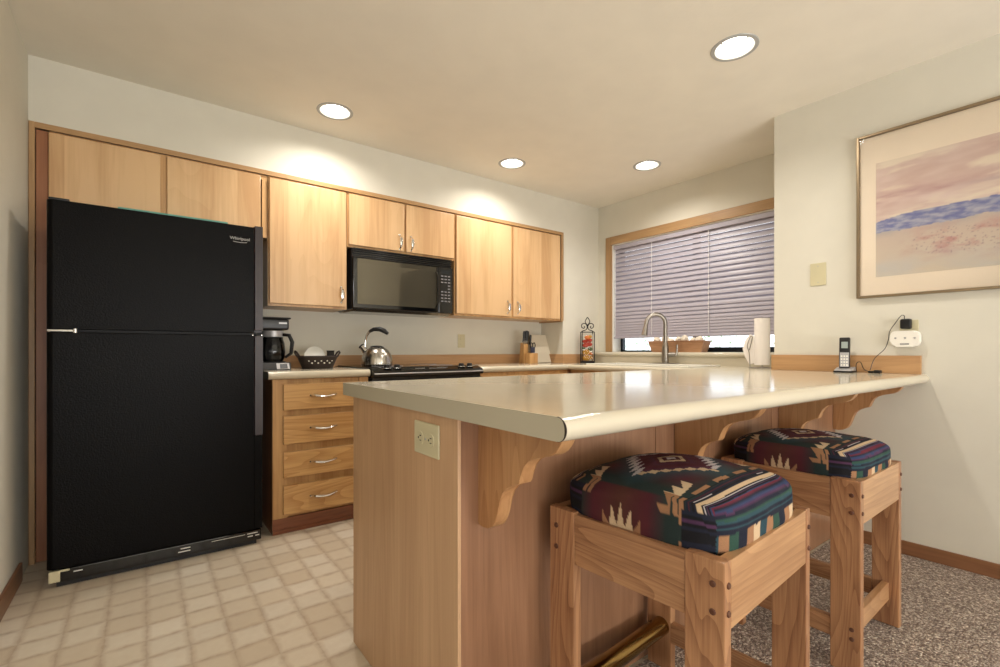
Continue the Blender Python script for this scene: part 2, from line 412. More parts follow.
# ceiling with real holes for the recessed cans
RH = 0.088
def ceiling():
    mb = MB(); q = 0.14
    xs = sorted({-3.1, 3.9} | {x+s*q for x, y in CAN_LIGHTS for s in (-1, 1)}); ys = sorted({-3.6, 3.7} | {y+s*q for x, y in CAN_LIGHTS for s in (-1, 1)})
    cells = {}
    def inside(cx, cy): return any(abs(cx-x) < q and abs(cy-y) < q for x, y in CAN_LIGHTS)
    for i in range(len(xs)-1):
        for j in range(len(ys)-1):
            if not inside((xs[i]+xs[i+1])/2, (ys[j]+ys[j+1])/2):
                mb.add([(xs[i], ys[j], CEIL), (xs[i+1], ys[j], CEIL), (xs[i+1], ys[j+1], CEIL), (xs[i], ys[j+1], CEIL)], [(0,1,2,3)])
    n = 32
    for x, y in CAN_LIGHTS:
        vs = []
        for k in range(n):
            a = 2*PI*k/n; c, s = math.cos(a), math.sin(a); t = q/max(abs(c), abs(s))
            vs += [(x+RH*c, y+RH*s, CEIL), (x+t*c, y+t*s, CEIL)]
        mb.add(vs, [(2*k, 2*k+1, (2*k+3) % (2*n), (2*k+2) % (2*n)) for k in range(n)])
    mb.box(-3.1, 3.9, -3.6, 3.7, CEIL+0.2, CEIL+0.25)
    return mb
struct('ceiling', ceiling(), M['ceil'])
# window
wn = struct('window_1', MB().box(XR-0.014, XR, WY1, 3.078, 1.02, 2.135, .003).box(XR-0.014, XR, 1.30, WY0, 1.02, 2.135, .003), M['case_z'])
struct('head_casing', MB().box(XR-0.016, XR+0.0, WY0, WY1, WZ1, 2.135, .003), M['case_y'], wn)
struct('jamb_lining', MB().box(XR, 3.80, WY1-0.010, WY1, WZ0, WZ1).box(XR, 3.80, WY0, WY0+.010, WZ0, WZ1).box(XR, 3.80, WY0, WY1, WZ1-.010, WZ1), M['white'], wn)
fr = MB()
gx0, gx1 = 3.745, 3.785
fr.box(gx0, gx1, WY1-0.035, WY1-0.010, WZ0, WZ1-.01).box(gx0, gx1, WY0+.010, WY0+.035, WZ0, WZ1-.01).box(gx0, gx1, WY0+.01, WY1-.01, WZ1-.04, WZ1-.01)
fr.box(gx0, gx1, WY0+.01, WY1-.01, WZ0, WZ0+.016).box(gx0-.015, gx1, 2.18, 2.22, WZ0, WZ1-.01).box(gx0-.02, gx0+.01, WY0+.01, 2.20, WZ0+.006, WZ0+.04)
struct('window_frame', fr, M['alum'], wn)
struct('pane', MB().box(3.762, 3.766, WY0+.03, WY1-.03, WZ0+.01, WZ1-.03), M['glass'], wn)
# laminate ledge below the window
led = MB()
def nose(y0, y1, x, z0, z1, xb):   # rounded front edge facing -x
    r = (z1-z0)/2; pts = [(xb, z0), (xb, z1)]
    pts += [(x+r-r*math.sin(PI*k/8), (z0+z1)/2+r*math.cos(PI*k/8)) for k in range(9)]
    return [(p[0], p[1]) for p in pts]
led.prism(nose(0, 0, 3.455, 0.982, 1.018, 3.80), 'y', YJ, 3.17)
led.box(3.475, XR, YJ, 3.17, 0.87, 0.982)
struct('trim_1', led, M['lam'])
# casing round the cabinet niche
cs = MB().box(XL+.002, -0.424, YS-0.012, YS, 0, NZ, .002)
cz = struct('trim_2', cs, M['case_z'])
struct('trim_3', MB().box(-0.424, 3.103, YS-0.012, YS, 2.109, NZ, .002), M['case_x'])
struct('trim_4', MB().box(3.103, 3.133, YS-0.012, YS, 1.312, NZ, .002).box(3.103, 3.133, YS, YB, 1.30, 1.312), M['case_z'])
# wood splash strips
struct('trim_5', MB().box(0.545, 3.133, YB-0.018, YB, 0.914, 0.998, .002).box(3.133, 3.475, YS-.016, YS, .914, .998, .002), M['splash_x'])
struct('trim_6', MB().box(3.118, 3.133, YS-.016, YB-.018, .914, .998, .002).box(XP-0.018, XP, 0.606, YJ+.01, 0.914, 1.006, .002), M['splash_y'])
struct('baseboard_left', MB().box(XL, XL+0.012, 0.9, 2.97, 0, 0.085, .003), M['base_x'])
struct('baseboard_right', MB().box(XP-0.013, XP, -3.5, 0.975, 0.004, 0.072, .003), M['base_x'])

# outside the window
def shrub(loc, n, r, lab):
    mb = MB(); rnd = random.Random(int(loc[1]*100))
    for k in range(26):
        a = rnd.uniform(0, 2*PI); b = Vector((math.cos(a)*.35, math.sin(a)*.6, 1.0))*rnd.uniform(.5, 1.2)*r
        mb.tube([loc, Vector(loc)+b*.5+Vector((0, rnd.uniform(-.1, .1), 0)), Vector(loc)+b], [.012, .008, .004], 5)
    for k in range(n):
        d = Vector((rnd.gauss(0, .3), rnd.gauss(0, .55), rnd.uniform(.1, 1.25)))*r; p = Vector(loc)+d
        u = Vector((rnd.uniform(-1,1), rnd.uniform(-1,1), rnd.uniform(-1,1))).normalized(); v = u.orthogonal().normalized(); s = rnd.uniform(.02, .05)
        mb.add([p-u*s, p+v*s*.4, p+u*s, p-v*s*.4], [(0,1,2,3)])
    return solo('shrub', mb, M['leaf'], loc, lab, 'shrub', 'shrubs outside the window')
struct('ground', MB().box(3.9, 14, -4, 12, -0.3, -0.1), M['snow']).name = 'floor_outside'
shrub((7.2, 5.4, -.1), 420, 1.15, 'pale leafy shrub outside the window, seen at left under the blind')
shrub((7.0, 3.7, -.1), 520, 1.2, 'pale leafy shrub outside the window, seen right of the basket')

# ------------------------------------------------------------------ ceiling lights
lab = ['recessed ceiling light nearest the camera, above the peninsula worktop', 'recessed ceiling light above the refrigerator end of the cabinets',
       'recessed ceiling light above the right end of the wall cabinets', 'recessed ceiling light in front of the window blind']
for (x, y), lb in zip(CAN_LIGHTS, lab):
    t = thing('recessed_light', lb, 'ceiling light', (x, y, CEIL), 'recessed ceiling lights')
    part('trim_ring', MB().lathe([(0.083, -0.001), (0.086, -0.004), (0.102, -0.003), (0.104, 0.0), (0.088, 0.0)], (x, y, CEIL), 40, cap=False), M['ringgrey'], t)
    part('reflector', MB().lathe([(0.086, -0.002), (0.080, 0.02), (0.066, 0.05)], (x, y, CEIL), 40, cap=False), M['white'], t)
    part('lamp', MB().lathe([(0.0, 0.030), (0.035, 0.033), (0.053, 0.044), (0.055, 0.06), (0.03, 0.11), (0, 0.11)], (x, y, CEIL), 32, cap=False), M['bulb'], t)
    l = bpy.data.lights.new('can_spot', 'SPOT'); l.energy = CAN_POWER; l.color = (1.0, 0.945, 0.87); l.spot_size = math.radians(158); l.spot_blend = 1.0; l.shadow_soft_size = 0.045
    o = bpy.data.objects.new('can_spot', l); C.objects.link(o); o.location = (x, y, CEIL+0.008)

# ------------------------------------------------------------------ cabinet hardware
def pull(mat, p0, p1, out=0.03, thick=0.0045, wide=2.0):
    """bow pull between two feet, swelling leaf-like in the middle; bows towards -y"""
    a, b = Vector(p0), Vector(p1); mb = MB(); n = 12; pts = []; rs = []
    for k in range(n+1):
        t = k/n; s = math.sin(PI*t)
        pts.append(a.lerp(b, t)+Vector((0, -out*min(1, s*1.6), 0))); rs.append(thick*(1.1+wide*0.9*max(0, math.sin(PI*t))**2))
    mb.tube(pts, rs, 10, flat=0.55)
    for p in (a, b): mb.lathe([(0.007, 0.0), (0.0075, -0.003), (0.004, -0.006)], (p.x, p.y, p.z), 14, axis='y')
    return mb

# wall cabinets -------------------------------------------------------------
DY0, DY1 = 3.160, 3.181     # door thickness
FRY = 3.183                 # face frame front
def wall_cab(label, x0, x1, z0, z1, doors, pulls):
    t = thing('wall_cabinet', label, 'cabinet', ((x0+x1)/2, FRY, z0))
    g = 0.0015
    mb = MB()
    mb.box(x0+g, x0+.018, FRY+.02, YB, z0, z1).box(x1-.018, x1-g, FRY+.02, YB, z0, z1).box(x0+.018, x1-.018, FRY+.02, YB, z0, z0+.018).box(x0+.018, x1-.018, FRY+.02, YB, z1-.018, z1).box(x0+.018, x1-.018, YB-.01, YB, z0+.018, z1-.018)
    part('carcass', mb, M['frame'], t)
    mb = MB(); s = 0.03
    mb.box(x0+g, x0+s, FRY, FRY+.02, z0, z1).box(x1-s, x1-g, FRY, FRY+.02, z0, z1).box(x0+s, x1-s, FRY, FRY+.02, z0, z0+s).box(x0+s, x1-s, FRY, FRY+.02, z1-s, z1)
    for a, b in zip(doors[:-1], doors[1:]): mb.box((a[1]+b[0])/2-.02, (a[1]+b[0])/2+.02, FRY, FRY+.02, z0+s, z1-s)
    part('face_frame', mb, M['frame'], t)
    for k, (a, b) in enumerate(doors):
        d = part('door', MB().box(a, b, DY0, DY1, z0+.014, z1-.012, .004), M['maple'] if (k+int(x0*10)) % 2 else M['maple_b'], t)
        if pulls[k] is not None:
            px, pz = pulls[k]; part('handle', pull(None, (px, DY0, pz), (px, DY0, pz+.1)), M['chrome'], d, 'curved metal bow handle')
    return t
wall_cab('light maple wall cabinet with two doors above the black refrigerator', -0.378, 0.603, 1.725, 2.108, [(-.376, .068), (.097, .562)], [None, None])
wall_cab('tall single-door maple wall cabinet between refrigerator and microwave', 0.603, 1.096, 1.31, 2.108, [(.611, 1.085)], [(1.05, 1.355)])
wall_cab('short two-door maple wall cabinet directly above the microwave', 1.096, 1.942, 1.737, 2.108, [(1.104, 1.510), (1.526, 1.934)], [(1.472, 1.765), (1.562, 1.765)])
wall_cab('wide two-door maple wall cabinet right of the microwave', 1.942, 3.103, 1.31, 2.108, [(1.955, 2.505), (2.527, 3.083)], [(2.462, 1.35), (2.572, 1.35)])
# tall reddish filler beside the refrigerator
solo('filler_panel', MB().box(-0.424, -0.380, 3.19, YB, 0, 2.108, .002), M['red_z'], (-.40, 3.3, 0), 'tall reddish-brown wood side panel left of the refrigerator', 'panel')

# base cabinets ---------------------------------------------------------------
def bar_pull(x0, x1, y, z):
    mb = MB(); pts = []; rs = []
    for k in range(13):
        t = k/12; s = math.sin(PI*t); pts.append((x0+(x1-x0)*t, y-0.028*min(1, s*1.8), z+0.004*math.cos(2*PI*t))); rs.append(0.006+0.013*(1-t)*min(1, 6*t)+0.001)
    mb.tube(pts, rs, 10, flat=0.5)
    for x in (x0, x1): mb.lathe([(0.008, 0), (0.008, -.003), (.004, -.008)], (x, y, z), 12, axis='y')
    return mb
BY = 2.856
t = thing('base_cabinet', 'oak base cabinet with four drawers beside the refrigerator', 'cabinet', (.84, 3.1, 0))
part('carcass', MB().box(.5674, .585, BY+.02, YB, 0, .868).box(1.10, 1.118, BY+.02, YB, 0, .868).box(.585, 1.10, YB-.012, YB, .09, .868).box(.585, 1.10, BY+.02, YB-.012, .09, .108), M['red_z'], t)
mb = MB().box(.5674, .645, BY, BY+.02, .086, .868, .001).box(1.06, 1.118, BY, BY+.02, .086, .868, .001)
for z0, z1 in [(.086, .120), (.262, .320), (.450, .510), (.654, .702), (.834, .868)]: mb.box(.645, 1.06, BY+.013, BY+.02, z0, z1)
part('face_frame', mb, M['frame'], t)
part('toe_kick', MB().box(.5674, 1.118, BY+.003, BY+.02, 0, .085), M['red_x'], t)
part('base_strip', MB().box(.5674, 1.118, BY-.004, BY+.003, 0, .022, .002), M['red_x'], t)
for z0, z1 in [(.694, .842), (.502, .662), (.312, .459), (.106, .270)]:
    d = part('drawer', MB().box(.620, 1.079, BY-.02, BY, z0, z1, .005), M['oak_x'], t)
    part('handle', bar_pull(.768, .912, BY-.02, (z0+z1)/2+.004), M['chrome'], d, 'tapered metal drawer pull')
t = thing('base_cabinet', 'oak base cabinet right of the range under the corner worktop', 'cabinet', (2.4, 3.1, 0))
part('carcass', MB().box(1.972, 3.10, BY+.02, YB-.02, .09, .868), M['red_z'], t)
part('face_frame', MB().box(1.972, 2.87, BY, BY+.02, .086, .868, .001), M['frame'], t)
part('toe_kick', MB().box(1.972, 2.87, BY+.06, BY+.08, 0, .09), M['red_x'], t)
part('drawer', MB().box(1.985, 2.39, BY-.02, BY, .70, .842, .005), M['oak_x'], t)
part('drawer', MB().box(2.41, 2.84, BY-.02, BY, .70, .842, .005), M['oak_x'], t)
part('door', MB().box(1.985, 2.39, BY-.02, BY, .11, .68, .005), M['oak_x'], t); part('door', MB().box(2.41, 2.84, BY-.02, BY, .11, .68, .005), M['oak_x'], t)
t = thing('sink_cabinet', 'oak cabinet under the sink worktop by the window', 'cabinet', (3.2, 2.1, 0))
part('carcass', MB().box(2.90, 2.918, 1.75, 2.85, .09, .868).box(3.44, 3.455, 1.75, 2.85, .09, .868).box(2.918, 3.44, 1.75, 1.768, .09, .868).box(2.918, 3.44, 2.83, 2.85, .09, .868).box(2.918, 3.44, 1.768, 2.83, .09, .1), M['frame'], t)
for y0, y1 in ((1.78, 2.29), (2.31, 2.82)): part('door', MB().box(2.88, 2.90, y0, y1, .11, .84, .004), M['maple_b'], t)
part('toe_kick', MB().box(2.95, 2.96, 1.75, 2.85, 0, .09), M['red_x'], t)

# worktops --------------------------------------------------------------------
CT, TH = 0.914, 0.044
def nose_poly(y, yb, z0, z1, n=10):
    r = (z1-z0)/2; c = (z0+z1)/2
    return [(yb, z0), (yb, z1)] + [(y+r-r*math.sin(PI*k/n), c+r*math.cos(PI*k/n)) for k in range(n+1)]
solo('worktop', MB().prism(nose_poly(2.826, YB-.018, CT-TH, CT), 'x', .542, 1.121), M['lam'], (.83, 3.15, CT-TH), 'short cream worktop with rounded edge over the four-drawer cabinet', 'worktop')
mb = MB()
mb.prism(nose_poly(2.826, 2.95, CT-TH, CT), 'x', 1.957, 2.90).box(1.957, 3.115, 2.95, YB-.018, CT-TH, CT).box(2.90, 3.115, 2.73, 2.95, CT-TH, CT).box(3.115, 3.474, 2.73, 3.162, CT-TH, CT)
mb.prism([(p[0], p[1]) for p in nose_poly(2.85, 2.95, CT-TH, CT)], 'y', 1.72, 2.83)
mb.box(2.8505, 2.875, 1.295, 1.72, CT-TH, CT); mb.box(2.95, 3.02, 1.84, 2.73, CT-TH, CT).box(3.40, 3.474, 1.84, 2.73, CT-TH, CT).box(2.95, 3.474, 1.72, 1.84, CT-TH, CT).box(2.875, 3.474, 1.295, 1.72, CT-TH, CT)
solo('worktop', mb, M['lam'], (3.0, 2.9, CT-TH), 'cream L-shaped worktop running from the range round to the window sink', 'worktop')
# peninsula worktop
X0 = 0.580
pw = thing('worktop', 'big glossy cream peninsula worktop with rolled edge in the foreground', 'worktop', (1.8, 1.1, CT-TH))
yb = 1.719
r = TH/2
prof = nose_poly(.578, .606, CT-TH, CT, 14)
mb = MB().prism(prof, 'x', X0, XP-.001).prism([(X0, .606), (XP-.001, .606), (XP-.001, YJ), (2.8495, YJ), (2.8495, yb), (X0, yb)], 'z', CT-TH, CT)
part('top', mb, M['lam'], pw)
sh = [(.600, CT-TH)] + [(.578+r-r*math.sin(PI*k/14), CT-r-r*math.cos(PI*k/14)) for k in range(15)] + [(yb-.001, CT), (yb-.001, CT-TH)]
part('end_cap', MB().prism(sh, 'x', X0-.0025, X0-.0001), M['lam_edge'], pw, 'flat beige cut end of the worktop')
sm = [(.5778+r-(r+.0002)*math.sin(PI*k/20), CT-r-(r+.0002)*math.cos(PI*k/20)) for k in range(21)]; sm += [(.5778+r-(r-.0005-.0034*max(0, math.sin(PI*(k-4)/14) if 4 < k < 18 else 0))*math.sin(PI*k/20), CT-r-(r-.0005)*math.cos(PI*k/20)) for k in range(20, -1, -1)]
part('seam', MB().prism(sm, 'x', X0-.0027, X0-.0004), M['lam_core'], pw, 'dark chipped gap at the corner of the rolled edge')

# sink + faucet ---------------------------------------------------------------
t = thing('sink', 'white drop-in kitchen sink set in the worktop below the window', 'sink', (3.2, 2.29, CT))
mb = MB()
sx0, sx1, sy0, sy1 = 2.985, 3.435, 1.82, 2.75
def ring(mb, o, i, z0, z1):
    (a0, a1, b0, b1), (c0, c1, d0, d1) = o, i
    mb.box(a0, c0, b0, b1, z0, z1, .003).box(c1, a1, b0, b1, z0, z1, .003).box(c0, c1, b0, d0, z0, z1, .003).box(c0, c1, d1, b1, z0, z1, .003)
ring(mb, (sx0, sx1, sy0, sy1), (3.03, 3.33, 1.87, 2.70), CT, CT+.010)
part('rim', mb, M['porc'], t)
part('basin', MB().box(3.025, 3.032, 1.865, 2.705, .74, CT).box(3.328, 3.335, 1.865, 2.705, .74, CT).box(3.03, 3.33, 1.865, 1.872, .74, CT).box(3.03, 3.33, 2.698, 2.705, .74, CT).box(3.025, 3.335, 1.865, 2.705, .735, .742).box(3.03, 3.33, 2.27, 2.30, .74, CT-.02), M['porc'], t)
fx, fy = 3.385, 2.255
t = thing('faucet', 'brushed nickel gooseneck faucet with pull-down spray head at the sink', 'faucet', (fx, fy, CT+.01))
z = CT+.010
part('deck_plate', MB().lathe([(.0, 0), (.03, 0), (.03, .006), (.024, .009), (0, .009)], (0, 0, 0), 32), M['nickel'], t)
for v in t.children[0].data.vertices: v.co = Vector((v.co.x+fx, (v.co.y+fy)*4.2, v.co.z+z))
part('body', MB().lathe([(.026, 0), (.026, .01), (.029, .02), (.027, .125), (.021, .15), (.017, .17)], (fx, fy, z+.006), 24), M['nickel'], t)
dv = Vector((-.80, .60, 0)).normalized()       # the spout swings towards the left-front of the sink
B = Vector((fx, fy, z+.17)); pts = [B, B+Vector((0,0,.07)), B+Vector((0,0,.155))]; R = .078
for k in range(1, 14):
    a = PI*k/14*1.04; pts.append(B+Vector((0,0,.155))+dv*(R-R*math.cos(a))+Vector((0,0,R*math.sin(a))))
e = pts[-1]; pts.append(e+Vector((0,0,-.012))+dv*.002)
part('spout', MB().tube(pts, .0165, 16), M['nickel'], t)
e = pts[-1]
part('spray_head', MB().tube([e, e+Vector((0,0,-.02))+dv*.003, e+Vector((0,0,-.05))+dv*.008, e+Vector((0,0,-.085))+dv*.014, e+Vector((0,0,-.092))+dv*.015], [.0155, .018, .021, .025, .022], 18), M['nickel'], t)
hd = Vector((.25, -.97, 0)).normalized(); hb = Vector((fx, fy, z+.075))
part('lever', MB().tube([hb+hd*.01, hb+hd*.085], .016, 16).tube([hb+hd*.085, hb+hd*.092+Vector((0,0,.02)), hb+hd*.095+Vector((0,0,.080))], [.012, .008, .007], 12), M['nickel'], t)

# ------------------------------------------------------------------ peninsula
PX0, PYB, PYF = 0.590, 0.939, 1.647
t = thing('peninsula', 'wood-veneered peninsula cabinet with scrolled brackets carrying the overhanging worktop', 'cabinet', (1.8, 1.3, 0))
part('end_panel', MB().box(PX0, PX0+.010, PYB+.010, PYF, 0, CT-TH, .0015), M['pen_end'], t)
part('corner_stile', MB().box(PX0+.010, .668, PYB+.030, .985, 0.004, CT-TH), M['pen_back'], t)
PB = .972
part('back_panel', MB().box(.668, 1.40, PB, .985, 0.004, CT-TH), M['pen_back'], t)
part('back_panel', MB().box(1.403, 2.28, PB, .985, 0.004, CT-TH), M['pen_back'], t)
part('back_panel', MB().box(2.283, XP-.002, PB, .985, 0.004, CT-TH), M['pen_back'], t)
part('front_panel', MB().box(PX0+.02, 2.86, PYF-.02, PYF, .1, CT-TH), M['maple_b'], t)
part('toe_kick', MB().box(PX0+.02, 2.86, PYF-.08, PYF-.06, 0, .1), M['red_x'], t)
CP = [(.972,.868),(.972,.602),(.962,.598),(.945,.597),(.925,.601),(.908,.611),(.896,.628),(.888,.650),(.882,.678),(.872,.700),(.856,.716),(.836,.727),(.812,.733),(.806,.741),(.803,.758),(.794,.777),(.778,.793),(.757,.803),(.730,.808),(.708,.814),(.692,.824),(.680,.838),(.672,.853),(.668,.868)]
for x in (.662, 1.512, 2.352, 3.028):
    part('corbel', MB().prism([(min(p[0], PB-.001), p[1]) for p in CP], 'x', x, x+.038, bev=.002), M['corbel'], t)
# outlet on the end panel
def outlet(name_lab, place, parent_loc):
    """horizontal duplex plate built in local x (width) / z (height), facing -y"""
    t = thing('electrical_outlet', name_lab, 'outlet', parent_loc)
    return t
t = thing('electrical_outlet', 'cream duplex outlet plate on the end panel of the peninsula', 'outlet', (PX0, 1.097, .80))
hw, hh = .066, .043
a = MB(); a.box(PX0-.006, PX0, 1.097-hw, 1.097+hw, .80-hh, .80+hh, .003); part('cover_plate', a, M['ivory'], t)
for s in (-1, 1):
    yy = 1.097+s*.028
    q = part('receptacle', MB().lathe([(.0, -.0075), (.017, -.0075), (.0175, -.006)], (PX0, yy, .80), 20, axis='x'), M['ivory'], t)
    part('slot', MB().box(PX0-.0082, PX0-.0074, yy-.006, yy+.002, .805, .8075).box(PX0-.0082, PX0-.0074, yy-.006, yy+.002, .7925, .795).box(PX0-.0082, PX0-.0074, yy+.007, yy+.011, .7975, .8025), M['black'], q)
part('screw', MB().lathe([(0, -.0075), (.003, -.007), (.0032, -.006)], (PX0, 1.097, .80), 12, axis='x'), M['silver'], t)

# ------------------------------------------------------------------ bar stools
def cushion(W, D, H, z0, dome, seed):
    n = 150; nh = 30; bm = bmesh.new(); pos = {}
    hx, hy = W/2, D/2
    def shape(x, y, s):     # x,y,s in cube coords
        p = 5.0; f = (abs(x)**p+abs(y)**p+abs(s)**p)**(-1/p)
        X, Y, Z = x*f, y*f, s*f
        zz = Z*H/2
        if Z > 0: zz += dome*(1-X*X)*(1-Y*Y)
        q = Vector((X*hx, Y*hy, zz))
        w_ = noise.noise(Vector((q.x*14+seed, q.y*14, q.z*22)))*.0035 + noise.noise(Vector((q.x*40+seed, q.y*40, q.z*10)))*.0012
        d = Vector((X, Y, Z*.6)).normalized(); q += d*w_
        return q+Vector((0, 0, z0+H/2))
    from array import array
    vs = []; uv = []; fs = []
    def grid(fn, ni, nj, uvf):
        b = len(vs)
        for i in range(ni+1):
            for j in range(nj+1):
                c = fn(-1+2*i/ni, -1+2*j/nj); vs.append(shape(*c)); uv.append(uvf(c))
        for i in range(ni):
            for j in range(nj):
                a = b+i*(nj+1)+j; fs.append((a, a+nj+1, a+nj+2, a+1))
    grid(lambda a, b: (a, b, 1.0), n, n, lambda c: (c[0]*hx, c[1]*hy))
    for s in (-1, 1):
        grid(lambda a, b, s=s: (s, a, b), n, nh, lambda c, s=s: (s*(hx+(1-c[2])*H/2), c[1]*hy))
        grid(lambda a, b, s=s: (a, s, b), n, nh, lambda c, s=s: (c[0]*hx, s*(hy+(1-c[2])*H/2)))
    grid(lambda a, b: (a, b, -1.0), 4, 4, lambda c: (c[0]*hx, c[1]*hy))
    me = bpy.data.meshes.new('seat_cushion'); me.from_pydata([tuple(v) for v in vs], [], fs)
    ca = me.color_attributes.new('Col', 'FLOAT_COLOR', 'POINT')
    for i, (u, v) in enumerate(uv): ca.data[i].color = pattern(u, v, hx, hy)
    bm.from_mesh(me); bmesh.ops.remove_doubles(bm, verts=bm.verts, dist=1e-5); bmesh.ops.recalc_face_normals(bm, faces=bm.faces)
    for f in bm.faces: f.smooth = True
    bm.to_mesh(me); bm.free(); me.materials.append(M['fabric']); return me
K = dict(cream=rgb(216, 188, 152), tan=rgb(166, 122, 88), green=rgb(38, 52, 50), teal=rgb(44, 74, 84), navy=rgb(28, 31, 48), maroon=rgb(86, 32, 42),
         wine=rgb(108, 36, 56), brown=rgb(86, 48, 38), black=rgb(18, 17, 22), blue=rgb(48, 62, 98), purple=rgb(78, 46, 78), lil=rgb(210, 202, 204), grass=rgb(46, 78, 66))
def mixc(a, b, t): t = max(0, min(1, t)); return tuple(a[i]*(1-t)+b[i]*t for i in range(4))
def pattern(u, v, hx, hy):
    wob = noise.noise(Vector((u*9, v*9, 1)))*.003
    V = v+wob
    # stripes on the two long sides (|v| large)
    s = abs(V)-0.128
    if abs(u) > hx+.012 and abs(v) > .135:
        q = int((abs(u)-hx)/.008+wob*300) % 9
        return K['purple'] if q == 4 else (K['navy'] if q in (1, 2, 6) else K['black'])
    if V < 0 and s > 0 or V > 0 and s > .05:
        if V > 0: s -= .05
        bands = [(.012, 'tan'), (.016, 'black'), (.020, 'green'), (.024, 'navy'), (.028, 'maroon'), (.033, 'navy'), (.035, 'lil'), (.041, 'black'), (.046, 'navy'), (.062, 'cream'), (.066, 'black'), (.069, 'lil'), (.075, 'navy'),
                 (.079, 'purple'), (.086, 'black'), (.091, 'blue'), (.096, 'wine'), (.101, 'navy'), (.106, 'blue'), (.110, 'purple'), (.116, 'navy'), (.122, 'grass'), (.128, 'teal')]
        if s < .012 and (int((u+1)/.034) % 3) == 2: return K['green']
        for b, c in bands:
            if s < b: return K[c]
        # geometric boxes at the bottom
        if s < .150: return K['navy'] if int(s/.005) % 3 else K['teal']
        k = int((u+1.0)/.035) % 6
        return K[('navy', 'tan', 'cream', 'teal', 'tan', 'grass')[k]]
    # field background: gradient over u
    g = abs(u)/hx
    base = mixc(K['brown'], K['maroon'], min(1, max(0, g-.1)*3)) if g < .5 else mixc(K['maroon'], K['green'], (g-.5)*3.2)
    if abs(u) > hx:            # sides at +-x: colour varies along v
        q = abs(v-.02)/hy
        base = mixc(K['brown'], K['maroon'], q*3.0) if q < .33 else mixc(K['maroon'], K['green'], (q-.33)*5)
        if q > .62: base = K['green']
        if q > .80: base = K['black']
    elif abs(v-.02) > .45*hy: base = mixc(base, K['green'], (abs(v-.02)/hy-.45)*4)
    # centre diamond
    cv = v-0.022
    ax, av = abs(u), abs(cv)
    dm = ax/.155+av/.125
    if dm < 1: base = mixc(K['maroon'], K['purple'], .5+.5*math.sin(dm*7)) if dm > .45 else K['maroon']
    if dm < 1.6 and dm > 1 and abs(u) < hx: base = mixc(K['teal'], base, (dm-1)*1.6)
    # stepped outline: slanted squares on two sides, toothed combs on the other two
    if u*cv > 0:
        ph = ((ax/.155-av/.125)*3.2+.5) % 1
        if abs(dm-1)/.15+abs(ph-.5)*1.3 < .78: base = K['lil'] if v > 0.03 else K['cream']
    else:
        ph = (cv/.0170) % 1; tri = 1-abs(ph-.5)*2
        if abs(ax-.155*(1-av/.125)) < .036*tri and av < .12: base = K['lil']
    # small broken diamonds in the middle
    m = ax/.054+av/.042
    if .68 < m < 1.0 and abs(u+cv*1.3) > .006: base = K['cream']
    if m < .34: base = K['lil']
    # claw shapes toward the corners
    for sx in (-1, 1):
        for cv0 in (-.098, .135):
            p, q = sx*u-.185, (v-cv0)
            if -.05 < p < .085 and abs(q) < .03:
                ph = (p/.040+5.3) % 1
                hgt = .028*(1-ph)
                if 0 <= q+.012 < hgt+.006 or abs(q+.012+p*.15) < .006: base = K['cream'] if p < .03 else K['tan']
    # crown on the sides
    for sx in (-1, 1):
        p, q = sx*u-hx, v-.015
        if .02 < p < .098:
            for k, hgt in ((0, .060), (1, .048), (-1, .048), (2, .032), (-2, .032)):
                rise = (.094-p)/hgt
                if 0 <= rise < 1 and abs(q-k*(.020+.006*rise)) < .0105*(1-rise)+.001: base = K['cream'] if abs(k) < 2 else K['tan']
    return base

